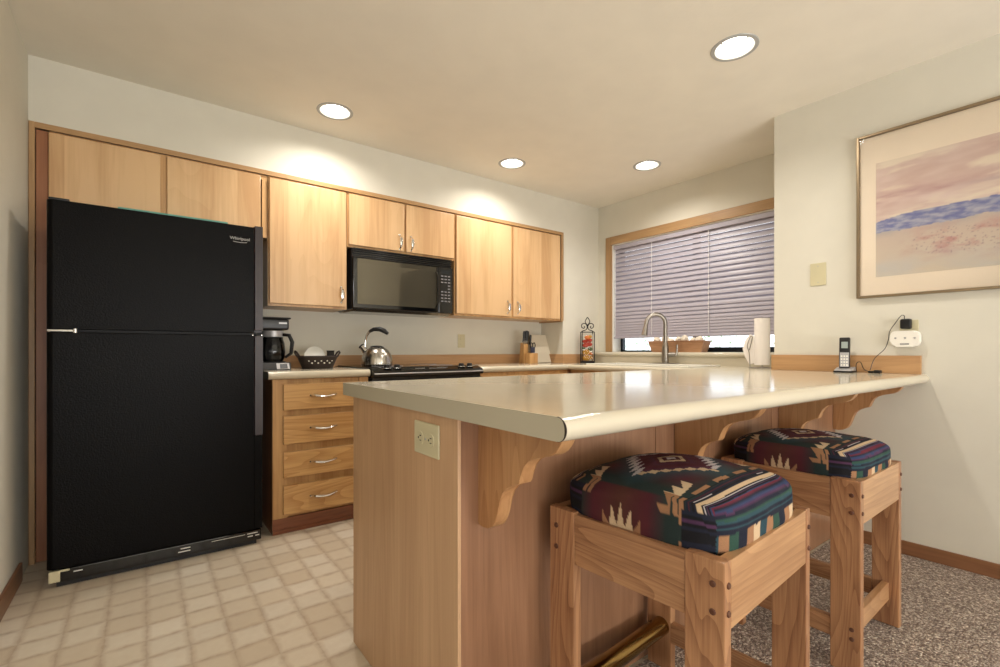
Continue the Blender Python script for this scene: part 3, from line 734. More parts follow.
def make_stool(label, W, D, dome, H):
    """built round the origin: x = width, y = depth (towards the counter)"""
    t = thing('bar_stool', label, 'bar stool', (0, 0, 0), 'oak bar stools with patterned cushions')
    ZT = .62; lw, lt = .083, .029
    hx, hy = W/2, D/2; RH_ = .138
    peg = lambda mb, x, y, z, ax, s: mb.lathe([(0, s*.004), (.005, s*.0038), (.0066, s*.002), (.0066, s*-.002)], (x, y, z), 12, axis=ax)
    for sx in (-1, 1):
        for sy in (-1, 1):
            mb = MB(); xo, yo = sx*hx, sy*hy
            mb.box(min(xo, xo-sx*lt), max(xo, xo-sx*lt), min(yo, yo-sy*lw), max(yo, yo-sy*lw), .006, ZT, .003)
            lg = part('leg', mb, M['stool_z'], t)
            for zz in (ZT-.047, ZT-.102, .118, .148):
                part('peg', peg(MB(), xo, yo-sy*.024, zz, 'x', sx), M['peg'], lg, 'dark round wooden plug')
                if zz > .3: part('peg', peg(MB(), xo-sx*.014, yo, zz, 'y', sy), M['peg'], lg, 'dark round wooden plug')
    for sx in (-1, 1):          # side rails between the legs, flush with their faces
        mb = MB(); xo = sx*(hx-.002)
        mb.box(xo-sx*.024, xo, -(hy-lw), hy-lw, ZT-RH_+.006, ZT-.004, .002)
        part('side_rail', mb, M['stool_y'], t)
        part('lower_rail', MB().box(sx*(hx-.008)-sx*.022, sx*(hx-.008), -(hy-lw), hy-lw, .10, .162, .002), M['stool_y'], t)
    for sy in (-1, 1):
        mb = MB(); yo = sy*(hy-.001)
        mb.box(-(hx-lt), hx-lt, yo-sy*.024, yo, ZT-RH_, ZT-.002, .002)
        part('front_rail' if sy < 0 else 'back_rail', mb, M['stool_x'], t)
    part('footrest', MB().box(-(hx-lt), hx-lt, -hy+.03, -hy+.052, .10, .165, .002), M['stool_x'], t)
    part('brass_tube', MB().tube([(-(hx-lt), hy-.050, .142), (hx-lt, hy-.050, .142)], .028, 28), M['brass'], t, 'round brass foot tube')
    part('seat_board', MB().box(-(hx-.028), hx-.028, -(hy-.028), hy-.028, ZT-.05, ZT-.030), M['stool_x'], t)
    o = bpy.data.objects.new('seat_cushion', cushion(W-.022, D-.014, H, ZT-.030, dome, W*7)); C.objects.link(o); o.parent = t; ORI[o] = ORI[t]
    return t
s1 = make_stool('oak bar stool with domed southwest-pattern cushion, nearest the camera', .500, .460, .034, .118)
s1.location = (1.126, .710, 0); s1.rotation_euler = (0, 0, math.radians(3.8))
s2 = make_stool('oak bar stool with flatter southwest-pattern cushion, farther right by the wall', .465, .445, .018, .112)
s2.location = (2.014, .722, 0); s2.rotation_euler = (0, 0, math.radians(.6))

# ------------------------------------------------------------------ refrigerator
FX0, FX1, FYF, FZ = -.338, .508, 2.775, 1.683
t = thing('refrigerator', 'tall black textured top-freezer refrigerator at the left wall', 'refrigerator', (.09, 3.1, 0))
part('body', MB().box(FX0+.004, FX1-.004, 2.85, YB-.03, .03, FZ-.008, .004), M['fridge'], t)
def rdoor(z0, z1):
    mb = MB(); r = .022
    pl = [(FX0, 2.845), (FX0, FYF+r)]+[(FX0+r-r*math.cos(PI/2*k/5), FYF+r-r*math.sin(PI/2*k/5)) for k in range(1, 6)]+[(FX1-.046, FYF), (FX1-.046, 2.845)]
    mb.prism(pl, 'z', z0, z1, bev=.004); return mb
SEAM = 1.118
def hstrip(z0, z1, mb, cut):
    # handle strip along the opening edge; tapers at its free end
    x0, x1 = FX1-.045, FX1
    mb.box(x0, x1, FYF+.004, 2.845, z0, z1, .003)
    return mb
fz = part('freezer_door', rdoor(SEAM+.006, FZ), M['fridge'], t)
part('handle', MB().box(FX1-.045, FX1-.006, FYF+.012, 2.845, SEAM+.006, FZ-.002, .003).prism([(FX1-.050, FYF+.014), (FX1-.044, FYF-.018), (FX1-.008, FYF-.022), (FX1-.002, FYF+.014)], 'z', SEAM+.02, FZ+.004, bev=.002), M['hstrip'], fz, 'long dark plastic edge handle')
fd = part('fridge_door', rdoor(.085, SEAM-.006), M['fridge'], t)
part('handle', MB().prism([(FX1-.050, FYF+.014), (FX1-.044, FYF-.018), (FX1-.008, FYF-.022), (FX1-.002, FYF+.014)], 'z', .585, SEAM-.01, bev=.002), M['hstrip'], fd, 'long dark plastic edge handle')
part('edge_panel', MB().box(FX1-.045, FX1-.006, FYF+.006, 2.845, .085, SEAM-.006, .003), M['fridge'], fd)
part('gasket', MB().box(FX0+.01, FX1-.01, FYF+.03, 2.85, SEAM-.006, SEAM+.006), M['rubber'], t)
part('centre_hinge', MB().box(FX0+.004, FX0+.095, FYF-.006, FYF+.03, SEAM-.004, SEAM+.004, .001).lathe([(.0, -.009), (.008, -.009), (.008, .009), (0, .009)], (FX0+.094, FYF-.002, SEAM), 14), M['chrome'], t, 'chrome middle hinge')
part('door_bolt', MB().lathe([(0, -.006), (.004, -.005), (.004, .004)], (FX1-.052, FYF+.008, SEAM-.006), 12, axis='y').lathe([(0, -.006), (.004, -.005), (.004, .004)], (FX1-.014, FYF-.022, SEAM-.006), 12, axis='y'), M['chrome'], t, 'small bright bolts at the seam')
part('top_hinge', MB().box(FX0+.006, FX0+.075, FYF+.01, FYF+.10, FZ, FZ+.012, .004), M['black'], t)
gr = part('kick_grille', MB().box(FX0+.03, FX1-.010, FYF+.008, FYF+.03, .024, .078, .004), M['blackg'], t)
part('grille_corner', MB().box(FX0+.008, FX0+.045, FYF+.0, FYF+.03, .030, .078, .002).box(FX0+.045, FX0+.075, FYF+.002, FYF+.009, .070, .079, .001), M['ivory'], t, 'cream hinge block at the lower left')
part('foot', MB().box(FX0+.03, FX1-.03, FYF+.03, FYF+.06, 0, .03), M['black'], t)
for (x, w_, z) in [(-.235, .03, .058), (.16, .04, .058), (.155, .05, .043), (.455, .05, .062), (.445, .025, .048), (.478, .02, .048)]:
    part('grille_print', MB().box(x-w_/2, x+w_/2, FYF+.0065, FYF+.0082, z, z+.005), M['label'], gr, 'small white printed mark')
part('grille_print', MB().box(.27, .42, FYF+.0065, FYF+.0082, .063, .0655), M['label'], gr, 'thin pale printed line')
part('badge', text_mb('Whirlpool', .022, facing_minus_y(.396, FYF-.001, 1.613)), M['label'], fz, 'white Whirlpool lettering')
mb = MB(); mb.tube([(.364+.064*k/8, FYF-.001, 1.597-.003*math.sin(PI*k/8)) for k in range(9)], .0012, 6); part('swoosh', mb, M['label'], fz, 'thin white curve under the lettering')
solo('tray', MB().box(-.10, .345, 2.80, 3.02, FZ+.001, FZ+.014, .004), M['teal'], (.12, 2.9, FZ), 'thin teal tray lying on top of the refrigerator', 'tray')

# ------------------------------------------------------------------ microwave
MX0, MX1, MY, MZ0, MZ1 = 1.122, 1.905, 3.138, 1.305, 1.735
t = thing('microwave', 'black over-the-range microwave hung between the wall cabinets', 'microwave', (1.52, 3.3, MZ0))
part('body', MB().box(MX0, MX1, MY+.03, YB, MZ0+.012, MZ1, .003), M['black'], t)
part('underside', MB().prism([(MY+.02, MZ0+.012), (MY+.05, MZ0-.004), (YB-.05, MZ0-.004), (YB, MZ0+.012)], 'x', MX0+.01, MX1-.01), M['steel'], t, 'grey metal vent underside')
mb = MB()
for k in range(5): mb.box(MX0+.004, MX1-.004, MY+.004+.002*k, MY+.03, MZ1-.012-.0135*k, MZ1-.004-.0135*k, .002)
part('vent_louvre', mb, M['blackg'], t)
dx = MX1-.125
d = part('door', MB().box(MX0, dx, MY, MY+.03, MZ0+.014, MZ1-.068, .006), M['blackg'], t)
wx0, wx1, wz0, wz1 = MX0+.06, dx-.05, MZ0+.075, MZ1-.105
mb = MB(); fw = .035
for a, b in (((wx0, wz0), (wx1, wz0)), ((wx1, wz0), (wx1, wz1)), ((wx1, wz1), (wx0, wz1)), ((wx0, wz1), (wx0, wz0))): pass
mb.add([(wx0-.03, MY-.003, wz0-.03), (wx1+.03, MY-.003, wz0-.03), (wx1+.03, MY-.003, wz1+.03), (wx0-.03, MY-.003, wz1+.03), (wx0, MY-.0015, wz0), (wx1, MY-.0015, wz0), (wx1, MY-.0015, wz1), (wx0, MY-.0015, wz1)],
       [(0,1,5,4), (1,2,6,5), (2,3,7,6), (3,0,4,7), (4,5,6,7)])
mb.box(wx0-.03, wx1+.03, MY-.0012, MY+.001, wz0-.03, wz1+.03)
m_, nt_, p_ = newmat('dark_mirror_window'); p_.inputs['Base Color'].default_value = rgb(96, 90, 76); p_.inputs['Roughness'].default_value = 0.05; p_.inputs['Metallic'].default_value = .55; M['mwglass'] = m_
part('window', mb, M['mwglass'], d, 'dark reflective viewing window')
hb = [(dx-.022, MY-.004, MZ0+.05), (dx-.022, MY-.03, MZ0+.08), (dx-.022, MY-.036, (MZ0+MZ1)/2-.03), (dx-.022, MY-.03, MZ1-.14), (dx-.022, MY-.004, MZ1-.11)]
part('handle', MB().tube(hb, .008, 10), M['blackg'], d, 'vertical glossy black handle')
part('badge', text_mb('Whirlpool', .02, facing_minus_y(1.335, MY-.001, MZ1-.088)), M['label'], d, 'small white maker lettering')
part('badge', MB().box(1.50, 1.525, MY-.001, MY+.001, MZ1-.09, MZ1-.082), M['label'], d)
cp = part('control_panel', MB().box(dx+.002, MX1, MY, MY+.03, MZ0+.014, MZ1-.068, .004), M['blackg'], t)
part('display', MB().box(dx+.02, MX1-.02, MY-.001, MY+.001, MZ1-.115, MZ1-.09), M['dkblue'], cp)
for rr in range(9):
    for cc in range(3):
        if 2 < rr < 5 and cc < 2: continue
        xx = dx+.022+cc*.03; zz = MZ1-.13-rr*.024
        part('button', MB().box(xx, xx+.02, MY-.0015, MY+.001, zz-.009, zz, .0005), M['btn'], cp)

# ------------------------------------------------------------------ range
RX0, RX1, RY = 1.126, 1.952, 2.79
t = thing('range', 'black slide-in cooking range set between the worktops', 'range', (1.54, 3.1, 0))
part('body', MB().box(RX0+.006, RX1-.006, RY+.035, YB-.03, .03, .905), M['black'], t)
part('cooktop', MB().box(RX0-.004, RX1+.004, RY+.07, YB-.022, .915, .925, .003), M['blackg'], t)
mb = MB().prism([(RY+.04, .86), (RY+.0, .868), (RY-.006, .885), (RY+.01, .905), (RY+.08, .926), (RY+.08, .86)], 'x', RX0+.001, RX1-.001, bev=.003)
cpn = part('control_panel', mb, M['blackg'], t)
part('trim_strip', MB().tube([(RX0+.004, RY-.004, .886), (RX1-.004, RY-.004, .886)], .004, 8), M['silver'], cpn, 'thin metal strip along the front lip')
for x in (1.235, 1.305, 1.795, 1.865):
    k = part('knob', MB().lathe([(.0, .026), (.016, .025), (.019, .02), (.020, .004), (.025, 0.0)], (x, RY+.05, .917), 20), M['black'], t)
    part('knob_ring', MB().lathe([(.024, .0), (.0275, .001), (.0275, .004), (.023, .005)], (x, RY+.05, .917), 24, cap=False), M['chrome'], k)
part('print', MB().box(1.43, 1.50, RY+.035, RY+.045, .9135, .9145).box(1.53, 1.66, RY+.03, RY+.036, .9125, .9135).box(1.60, 1.68, RY+.045, RY+.052, .917, .918), M['label'], cpn, 'pale printed symbols')
for (x, y, r) in ((1.33, 3.05, .10), (1.33, 3.32, .075), (1.75, 3.05, .08), (1.75, 3.32, .095)):
    part('burner', MB().lathe([(r, 0), (r+.004, .0012), (r+.008, 0)], (x, y, .925), 36, cap=False), M['btn'], t)
dd = part('oven_door', MB().box(RX0+.01, RX1-.01, RY+.0, RY+.035, .20, .845, .006), M['blackg'], t)
part('handle', MB().tube([(RX0+.08, RY, .80), (RX0+.08, RY-.04, .80), (RX1-.08, RY-.04, .80), (RX1-.08, RY, .80)], .011, 12), M['black'], dd)
part('bottom_drawer', MB().box(RX0+.01, RX1-.01, RY+.005, RY+.035, .06, .19, .005), M['black'], t)
part('foot', MB().box(RX0+.05, RX1-.05, RY+.06, RY+.1, 0, .03), M['black'], t)

# ------------------------------------------------------------------ kettle
kx, ky, kz = 1.297, 3.15, .9275
t = thing('kettle', 'brushed steel whistling kettle with black arched handle on the range', 'kettle', (kx, ky, kz))
part('body', MB().lathe([(.0, 0), (.100, 0), (.106, .006), (.107, .02), (.104, .05), (.094, .082), (.076, .108), (.052, .125), (.046, .128)], (kx, ky, kz), 48), M['steel'], t)
part('lid', MB().lathe([(.048, .126), (.047, .131), (.030, .138), (.0, .140)], (kx, ky, kz), 36, cap=False), M['black'], t)
d = Vector((-.80, .60, 0)).normalized()
k0 = Vector((kx, ky, kz))
sp = [k0-(-d)*.07+Vector((0,0,.085)), k0+d*.095+Vector((0,0,.118)), k0+d*.108+Vector((0,0,.132))]
part('spout', MB().tube(sp, [.026, .020, .018], 20), M['chrome'], t)
part('spout_cap', MB().tube([sp[2], sp[2]+Vector((0,0,.006))+d*.006], [.021, .019], 20), M['black'], t)
h = [sp[2]+(-d)*.022+Vector((0,0,-.01)), sp[2]+(-d)*.026+Vector((0,0,.035)), sp[2]+(-d)*.034+Vector((0,0,.075)), sp[2]+(-d)*.055+Vector((0,0,.105))]
part('handle_bracket', MB().tube(h, [.010, .008, .008, .009], 14), M['chrome'], t)
g = [h[-1], h[-1]+(-d)*.03+Vector((0,0,.016)), h[-1]+(-d)*.07+Vector((0,0,.018)), h[-1]+(-d)*.105+Vector((0,0,.004)), h[-1]+(-d)*.13+Vector((0,0,-.016))]
part('handle_grip', MB().tube(g, [.010, .014, .017, .017, .011], 16), M['black'], t)

# ------------------------------------------------------------------ coffee maker
cx, cy = .632, 3.20
t = thing('coffee_maker', 'black drip coffee maker with glass carafe next to the refrigerator', 'coffee maker', (cx, cy, CT))
part('base', MB().box(cx-.10, cx+.085, cy-.12, cy+.11, CT, CT+.045, .008).prism([(cy-.12, CT), (cy-.145, CT+.004), (cy-.12, CT+.045)], 'x', cx-.09, cx+.08), M['black'], t)
bp_ = part('button_panel', MB().prism([(cy-.146, CT+.006), (cy-.144, CT+.005), (cy-.1215, CT+.040), (cy-.1235, CT+.041)], 'x', cx+.0, cx+.072), M['silver'], t)
part('clock', MB().prism([(cy-.1455, CT+.011), (cy-.1435, CT+.010), (cy-.1245, CT+.036), (cy-.1265, CT+.037)], 'x', cx+.018, cx+.060), M['black'], bp_)
part('hot_plate', MB().lathe([(0, .045), (.068, .045), (.07, .05), (0, .051)], (cx, cy-.03, CT), 32), M['black'], t)
part('tower', MB().box(cx-.09, cx+.075, cy+.04, cy+.11, CT+.045, CT+.23, .006), M['black'], t)
part('brew_head', MB().box(cx-.10, cx+.080, cy-.10, cy+.11, CT+.243, CT+.312, .014), M['black'], t)
part('lid', MB().box(cx-.105, cx+.088, cy-.11, cy+.112, CT+.310, CT+.320, .005), M['black'], t)
part('badge', MB().box(cx+.02, cx+.065, cy-.1015, cy-.099, CT+.28, CT+.29), M['silver'], t)
c = thing('carafe', 'glass coffee carafe with black handle and silver band on the coffee maker plate', 'carafe', (cx, cy-.03, CT+.051))
part('glass_bowl', MB().lathe([(0, 0), (.055, 0), (.066, .02), (.070, .06), (.066, .11), (.054, .150)], (cx, cy-.03, CT+.051), 32, cap=False), M['tint'], c)
part('band', MB().lathe([(.055, .150), (.060, .151), (.062, .186), (.057, .187)], (cx, cy-.03, CT+.051), 32, cap=False), M['silver'], c, 'silver collar band')
hx = cx+.05; hyy = cy-.07
part('handle', MB().tube([(hx, hyy, CT+.215), (hx+.030, hyy-.02, CT+.212), (hx+.046, hyy-.03, CT+.17), (hx+.040, hyy-.025, CT+.10), (hx+.010, hyy-.01, CT+.075)], [.010, .012, .012, .011, .008], 12), M['black'], c)

# ------------------------------------------------------------------ basket of dishes
bx, by = .90, 3.17
t = thing('dish_basket', 'dark brown handled basket holding dishes on the short worktop', 'basket', (bx, by, CT))
mb = MB(); n = 40
def oval(rx, ry, z): return [(bx+rx*math.cos(2*PI*k/n), by+ry*math.sin(2*PI*k/n), z) for k in range(n)]
rings = [oval(.095, .065, CT), oval(.102, .072, CT+.02), oval(.115, .082, CT+.05), oval(.125, .09, CT+.075), oval(.119, .084, CT+.075), oval(.095, .064, CT+.008)]
vs = [v for r_ in rings for v in r_]; fs = []
for j in range(len(rings)-1):
    for k in range(n): fs.append((j*n+k, j*n+(k+1) % n, (j+1)*n+(k+1) % n, (j+1)*n+k))
fs += [tuple(range(n))[::-1], tuple(range(5*n, 6*n))]
mb.add(vs, fs); m_ = plain('dark_woven', rgb(40, 26, 20), .55, nbump=.8, nscale=160)
part('bowl', mb, m_, t)
part('rim', MB().tube(oval(.124, .089, CT+.078), .006, 8, closed=True), m_, t)
for s in (-1, 1):
    part('handle', MB().tube([(bx+s*.118, by-.03, CT+.078), (bx+s*.135, by-.028, CT+.105), (bx+s*.138, by, CT+.113), (bx+s*.135, by+.028, CT+.105), (bx+s*.118, by+.03, CT+.078)], .006, 8), m_, t)
mb = MB()
for k in range(9):
    a = -PI/2+(k-4)*.17; zz = CT+.052-(k % 2)*.014
    mb.ball((bx+.112*math.cos(a), by+.081*math.sin(a), zz), .006, .004, .005, n=8, k=6)
part('woven_studs', mb, M['porc'], t, 'small pale knots on the basket side')
def plate(x, y, z, r, tilt, lab):
    mb = MB().lathe([(0, 0), (r*.6, 0), (r, .012), (r*1.0, .015), (r*.6, .004), (0, .004)], (0, 0, 0), 40, cap=False)
    bmesh.ops.transform(mb.bm, matrix=Matrix.Translation((x, y, z)) @ Matrix.Rotation(tilt, 4, 'X'), verts=mb.bm.verts)
    return solo('plate', mb, M['porc'], (x, y, z-r), lab, 'plate', 'plates standing in the dish basket')
plate(bx-.02, by+.01, CT+.075, .066, PI/2-.12, 'white plate standing upright at the front of the dark dish basket')
plate(bx-.012, by+.035, CT+.077, .066, PI/2-.12, 'white plate standing behind the front plate in the dark dish basket')
mb = MB()
for k in range(3): mb.box(bx+.062, bx+.098, by-.03+.02*k, by-.026+.02*k, CT+.06, CT+.118, .001)
mb.box(bx+.060, bx+.100, by-.03, by+.014, CT+.112, CT+.118, .001)
solo('napkin_holder', mb, M['iron'], (bx+.08, by, CT+.06), 'small dark metal rack standing in the right side of the dish basket', 'rack')

# ------------------------------------------------------------------ knife block, knives, board
kx, ky = 2.80, 3.30
t = thing('knife_block', 'pale wooden slanted knife block in the corner of the worktop', 'knife block', (kx, ky, CT))
part('front_step', MB().box(kx-.045, kx+.05, ky-.09, ky-.02, CT, CT+.095, .003), M['knifewood'], t)
part('rear_block', MB().prism([(ky-.02, CT), (ky+.05, CT), (ky+.03, CT+.19), (ky-.02, CT+.175)], 'x', kx-.058, kx-.005, bev=.003).box(kx-.005, kx+.05, ky-.02, ky+.045, CT, CT+.10, .003), M['knifewood'], t)
hs = [(-.044, .0, .295), (-.020, -.005, .300), (.004, .004, .296), (.030, .0, .262), (-.030, .02, .285)]
nl = ['leftmost black knife handle in the knife block', 'second black knife handle from the left in the knife block', 'third black knife handle from the left in the knife block', 'short curved black handle at the right of the knife block', 'black knife handle in the back row of the knife block']
for (dx_, dy_, zz), lb in zip(hs, nl):
    x, y = kx+dx_, ky+dy_
    k = thing('knife', lb, 'knife', (x, y, CT+zz-.10), 'knives in the block')
    part('handle', MB().tube([(x, y, CT+zz-.09), (x+.002, y-.004, CT+zz-.05), (x, y-.008, CT+zz-.01), (x, y-.01, CT+zz)], [.011, .012, .013, .010], 10, flat=.7), M['black'], k)
    part('blade', MB().box(x-.001, x+.001, y-.006, y+.006, CT+zz-.14, CT+zz-.09), M['steel'], k)
k = thing('scissors', 'black-handled kitchen shears standing in the front of the knife block', 'scissors', (kx+.03, ky-.055, CT+.09))
for s in (-1, 1):
    part('finger_ring', MB().tube([(kx+.018+s*.015+.014*math.cos(a), ky-.055, CT+.165+.024*math.sin(a)) for a in [2*PI*q/14 for q in range(14)]], .0045, 8, closed=True), M['black'], k)
part('shank', MB().box(kx-.008, kx+.042, ky-.062, ky-.048, CT+.098, CT+.15, .006), plain('navy_plastic', rgb(38, 40, 62), .4), k)
# board leaning on the back wall
mb = MB(); bw, bh = .118, .285
mb.box(-bw, bw, -.006, .006, 0, bh, .004)
bmesh.ops.transform(mb.bm, matrix=Matrix.Translation((3.040, 3.325, CT+.003)) @ Matrix.Rotation(-.36, 4, 'X'), verts=mb.bm.verts)
solo('cutting_board', mb, M['board'], (2.965, 3.40, CT), 'cream cutting board leaning on the wall beside the knife block', 'cutting board')

# ------------------------------------------------------------------ wall plates
def plate_y(lab, x, z, duplex=True):
    t = thing('electrical_outlet', lab, 'outlet', (x, YB, z))
    part('cover_plate', MB().box(x-.036, x+.036, YB-.005, YB, z-.058, z+.058, .002), M['ivory'], t)
    for s in (-1, 1): part('receptacle', MB().lathe([(0, -.0075), (.016, -.0075), (.017, -.005)], (x, YB, z+s*.024), 18, axis='y'), M['ivory'], t)
plate_y('ivory wall outlet on the back wall right of the range', 2.20, 1.115)
t = thing('blank_plate', 'plain ivory switch plate on the wall between window and picture', 'wall plate', (XP, 1.055, 1.465))
part('cover_plate', MB().box(XP-.005, XP, 1.015, 1.095, 1.402, 1.530, .002), M['ivory'], t)
part('screw', MB().lathe([(0, -.0062), (.003, -.006), (.003, -.005)], (XP, 1.055, 1.512), 10, axis='x').lathe([(0, -.0062), (.003, -.006), (.003, -.005)], (XP, 1.055, 1.42), 10, axis='x'), M['silver'], t)
t = thing('electrical_outlet', 'ivory wall outlet above the peninsula end, mostly covered by plugs', 'outlet', (XP, .655, 1.13))
part('cover_plate', MB().box(XP-.005, XP, .618, .692, 1.068, 1.185, .002), M['ivory'], t)
cy0, cz0 = .664, 1.090
t = thing('gas_alarm', 'white rounded carbon monoxide alarm plugged into the right wall', 'alarm', (XP-.02, cy0, cz0))
def rrect(cy, cz, hw, hh, r, n=6, bul=0):
    out = []
    for sx, sz, a0 in ((1, 1, 0), (-1, 1, PI/2), (-1, -1, PI), (1, -1, 3*PI/2)):
        for k in range(n+1):
            a = a0+PI/2*k/n; y_ = cy+sx*(hw-r)+r*math.cos(a); z_ = cz+sz*(hh-r)+r*math.sin(a)
            out.append((y_, z_))
    return out
part('housing', MB().prism(rrect(cy0, cz0, .058, .040, .024), 'x', XP-.042, XP-.006, bev=.008), M['white'], t)
part('grille', MB().prism(rrect(cy0, cz0-.026, .018, .003, .002), 'x', XP-.0435, XP-.041), M['btn'], t)
for yy in (.625, .662, .700): part('button', MB().lathe([(0, -.0445), (.004, -.044), (.005, -.042)], (XP, yy, cz0+.004), 12, axis='x'), M['silver'], t)
t = thing('power_adapter', 'black plug-in power adapter above the white alarm with a thin cable', 'adapter', (XP-.02, .662, 1.165))
part('body', MB().box(XP-.04, XP-.006, .640, .684, 1.140, 1.190, .008), M['black'], t)
cab = [(XP-.025, .668, 1.188), (XP-.030, .668, 1.206), (XP-.030, .680, 1.206), (XP-.03, .70, 1.175), (XP-.03, .725, 1.13), (XP-.03, .73, 1.09), (XP-.032, .745, 1.04), (XP-.04, .785, .99), (XP-.05, .80, .935), (XP-.06, .80, .922)]
def smooth(pts, n=6):
    P = [Vector(p) for p in pts]; out = []
    for i in range(len(P)-1):
        a, b, c_, d_ = P[max(i-1, 0)], P[i], P[i+1], P[min(i+2, len(P)-1)]
        for k in range(n):
            q = k/n; out.append(.5*((2*b)+(-a+c_)*q+(2*a-5*b+4*c_-d_)*q*q+(-a+3*b-3*c_+d_)*q**3))
    return out+[P[-1]]
part('cable', MB().tube(smooth(cab), .0018, 6), M['black'], t)
part('cable_splice', MB().box(XP-.075, XP-.05, .765, .805, CT+.001, CT+.013, .004).box(XP-.10, XP-.072, .745, .775, CT+.001, CT+.018, .004), M['black'], t, 'black cable block lying on the worktop')
part('cable_tail', MB().tube(smooth([(XP-.07, .80, CT+.008), (XP-.045, .83, CT+.02), (XP-.04, .845, CT+.055), (XP-.042, .862, CT+.05), (XP-.05, .862, CT+.02), (XP-.040, .862, CT+.008)]), .0018, 6), M['black'], t)
# phone
px_, py_ = XP-.085, .905
t = thing('cordless_phone', 'silver and black cordless phone standing in its charger on the peninsula', 'phone', (px_, py_, CT))
part('charger', MB().box(px_-.035, px_+.04, py_-.045, py_+.04, CT, CT+.010, .003, m=None), M['black'], t)
part('charger_top', MB().prism([(px_-.033, CT+.010), (px_+.038, CT+.010), (px_+.034, CT+.030), (px_+.005, CT+.026), (px_-.028, CT+.014)], 'y', py_-.042, py_+.037, bev=.003), M['silver'], t)
mb = MB().box(-.024, .024, -.013, .013, 0, .165, .006)
place = Matrix.Translation((px_+.004, py_, CT+.024)) @ Matrix.Rotation(math.radians(-78), 4, 'Z') @ Matrix.Rotation(-.16, 4, 'X')
bmesh.ops.transform(mb.bm, matrix=place, verts=mb.bm.verts); hs_ = part('handset', mb, M['black'], t)
def onph(mb): bmesh.ops.transform(mb.bm, matrix=place, verts=mb.bm.verts); return mb
part('keypad', onph(MB().box(-.020, .020, -.0145, -.011, .004, .082, .001)), M['silver'], hs_)
part('screen', onph(MB().box(-.014, .014, -.0145, -.011, .105, .140, .001)), M['lcd'], hs_)
mb = MB()
for a in range(4):
    for b in range(3): mb.box(-.015+b*.0115, -.008+b*.0115, -.0155, -.014, .010+a*.016, .018+a*.016, .0005)
part('keys', onph(mb), M['white'], hs_)

# ------------------------------------------------------------------ decorative bottle
qx, qy = 3.330, 3.050
rz = -YAW*.9
ROT = Matrix.Translation((qx, qy, CT)) @ Matrix.Rotation(rz, 4, 'Z')
def tf(mb): bmesh.ops.transform(mb.bm, matrix=ROT, verts=mb.bm.verts); return mb
t = thing('bottle_stand', 'black wrought iron stand with fleur-de-lis top round the fruit bottle', 'stand', (qx, qy, CT))
hw = .058; H2 = .292
for sx in (-1, 1):
    for sy in (-1, 1): part('upright', tf(MB().tube([(sx*hw, sy*.03, .004), (sx*hw, sy*.03, H2)], .004, 6)), M['iron'], t)
part('base_tray', tf(MB().box(-hw-.002, hw+.002, -.033, .033, .0, .020, .002)), M['iron'], t)
mb = MB()
for sy in (-1, 1): mb.tube([(-hw, sy*.03, H2), (hw, sy*.03, H2)], .0036, 6)
for sx in (-1, 1): mb.tube([(sx*hw, -.03, H2), (sx*hw, .03, H2)], .0026, 6)
part('top_ring', tf(mb), M['iron'], t)
mb = MB()
for sx in (-1, 1):
    mb.tube(smooth([(sx*hw, 0, H2), (sx*.045, 0, H2+.012), (sx*.015, 0, H2+.022), (sx*.003, 0, H2+.045), (sx*.012, 0, H2+.072), (sx*.035, 0, H2+.082), (sx*.056, 0, H2+.068), (sx*.054, 0, H2+.045), (sx*.036, 0, H2+.036), (sx*.026, 0, H2+.048), (sx*.034, 0, H2+.056)]), .004, 7)
    mb.tube(smooth([(0, 0, H2+.065), (sx*.016, 0, H2+.085), (sx*.021, 0, H2+.103), (sx*.012, 0, H2+.123), (0, 0, H2+.14)]), .004, 7)
mb.tube([(0, 0, H2+.035), (0, 0, H2+.07)], .006, 8)
part('scroll_top', tf(mb), M['iron'], t)
t = thing('bottle', 'square glass bottle packed with coloured preserved fruit near the window', 'bottle', (qx, qy, CT+.021))
part('glass', tf(MB().box(-.052, .052, -.026, .026, .0205, .275, .008)), M['jar'], t)
fr_ = [(-.010, .050, .038, 'fruit_y'), (.026, .052, .024, 'fruit_y'), (-.010, .102, .038, 'fruit_y'), (.030, .088, .018, 'fruit_o'), (-.034, .140, .014, 'fruit_g'), (.026, .132, .024, 'fruit_g'), (-.018, .168, .030, 'fruit_r'), (.018, .178, .028, 'fruit_r'), (-.022, .205, .026, 'fruit_r'), (.022, .215, .024, 'fruit_r'), (.0, .240, .030, 'fruit_o'), (.024, .250, .020, 'fruit_y')]
for x, z, r_, mm in fr_:
    part('fruit', tf(MB().ball((x, 0, z), r_, min(r_, .018), r_*.72, n=14, k=8, jit=.1)), M[mm], t)

# ------------------------------------------------------------------ basket on the ledge
gx, gy0, gy1, gz = 3.555, 1.99, 2.50, 1.0185
t = thing('bread_basket', 'shallow tan wooden basket on the window ledge behind the faucet', 'basket', (gx, (gy0+gy1)/2, gz))
mb = MB()
a0 = (gx-.045, gx+.045, gy0+.03, gy1-.03); a1 = (gx-.06, gx+.06, gy0, gy1)
def rect(a, z, i=0): return [(a[0]+i, a[2]+i, z), (a[1]-i, a[2]+i, z), (a[1]-i, a[3]-i, z), (a[0]+i, a[3]-i, z)]
vs = rect(a0, gz)+rect(a1, gz+.092)+rect(a1, gz+.092, .006)+rect(a0, gz+.008, .006)
fs = [(0,3,2,1), (12,13,14,15)]
for j in range(3):
    for k in range(4): fs.append((j*4+k, j*4+(k+1) % 4, (j+1)*4+(k+1) % 4, (j+1)*4+k))
mb.add(vs, fs); part('tray', mb, M['wicker'], t)
part('rim', MB().tube(rect(a1, gz+.092), .004, 8, closed=True), M['wicker'], t)
pos = ['at the left end', 'second from the left', 'third from the left', 'in the middle', 'third from the right', 'second from the right', 'at the right end']
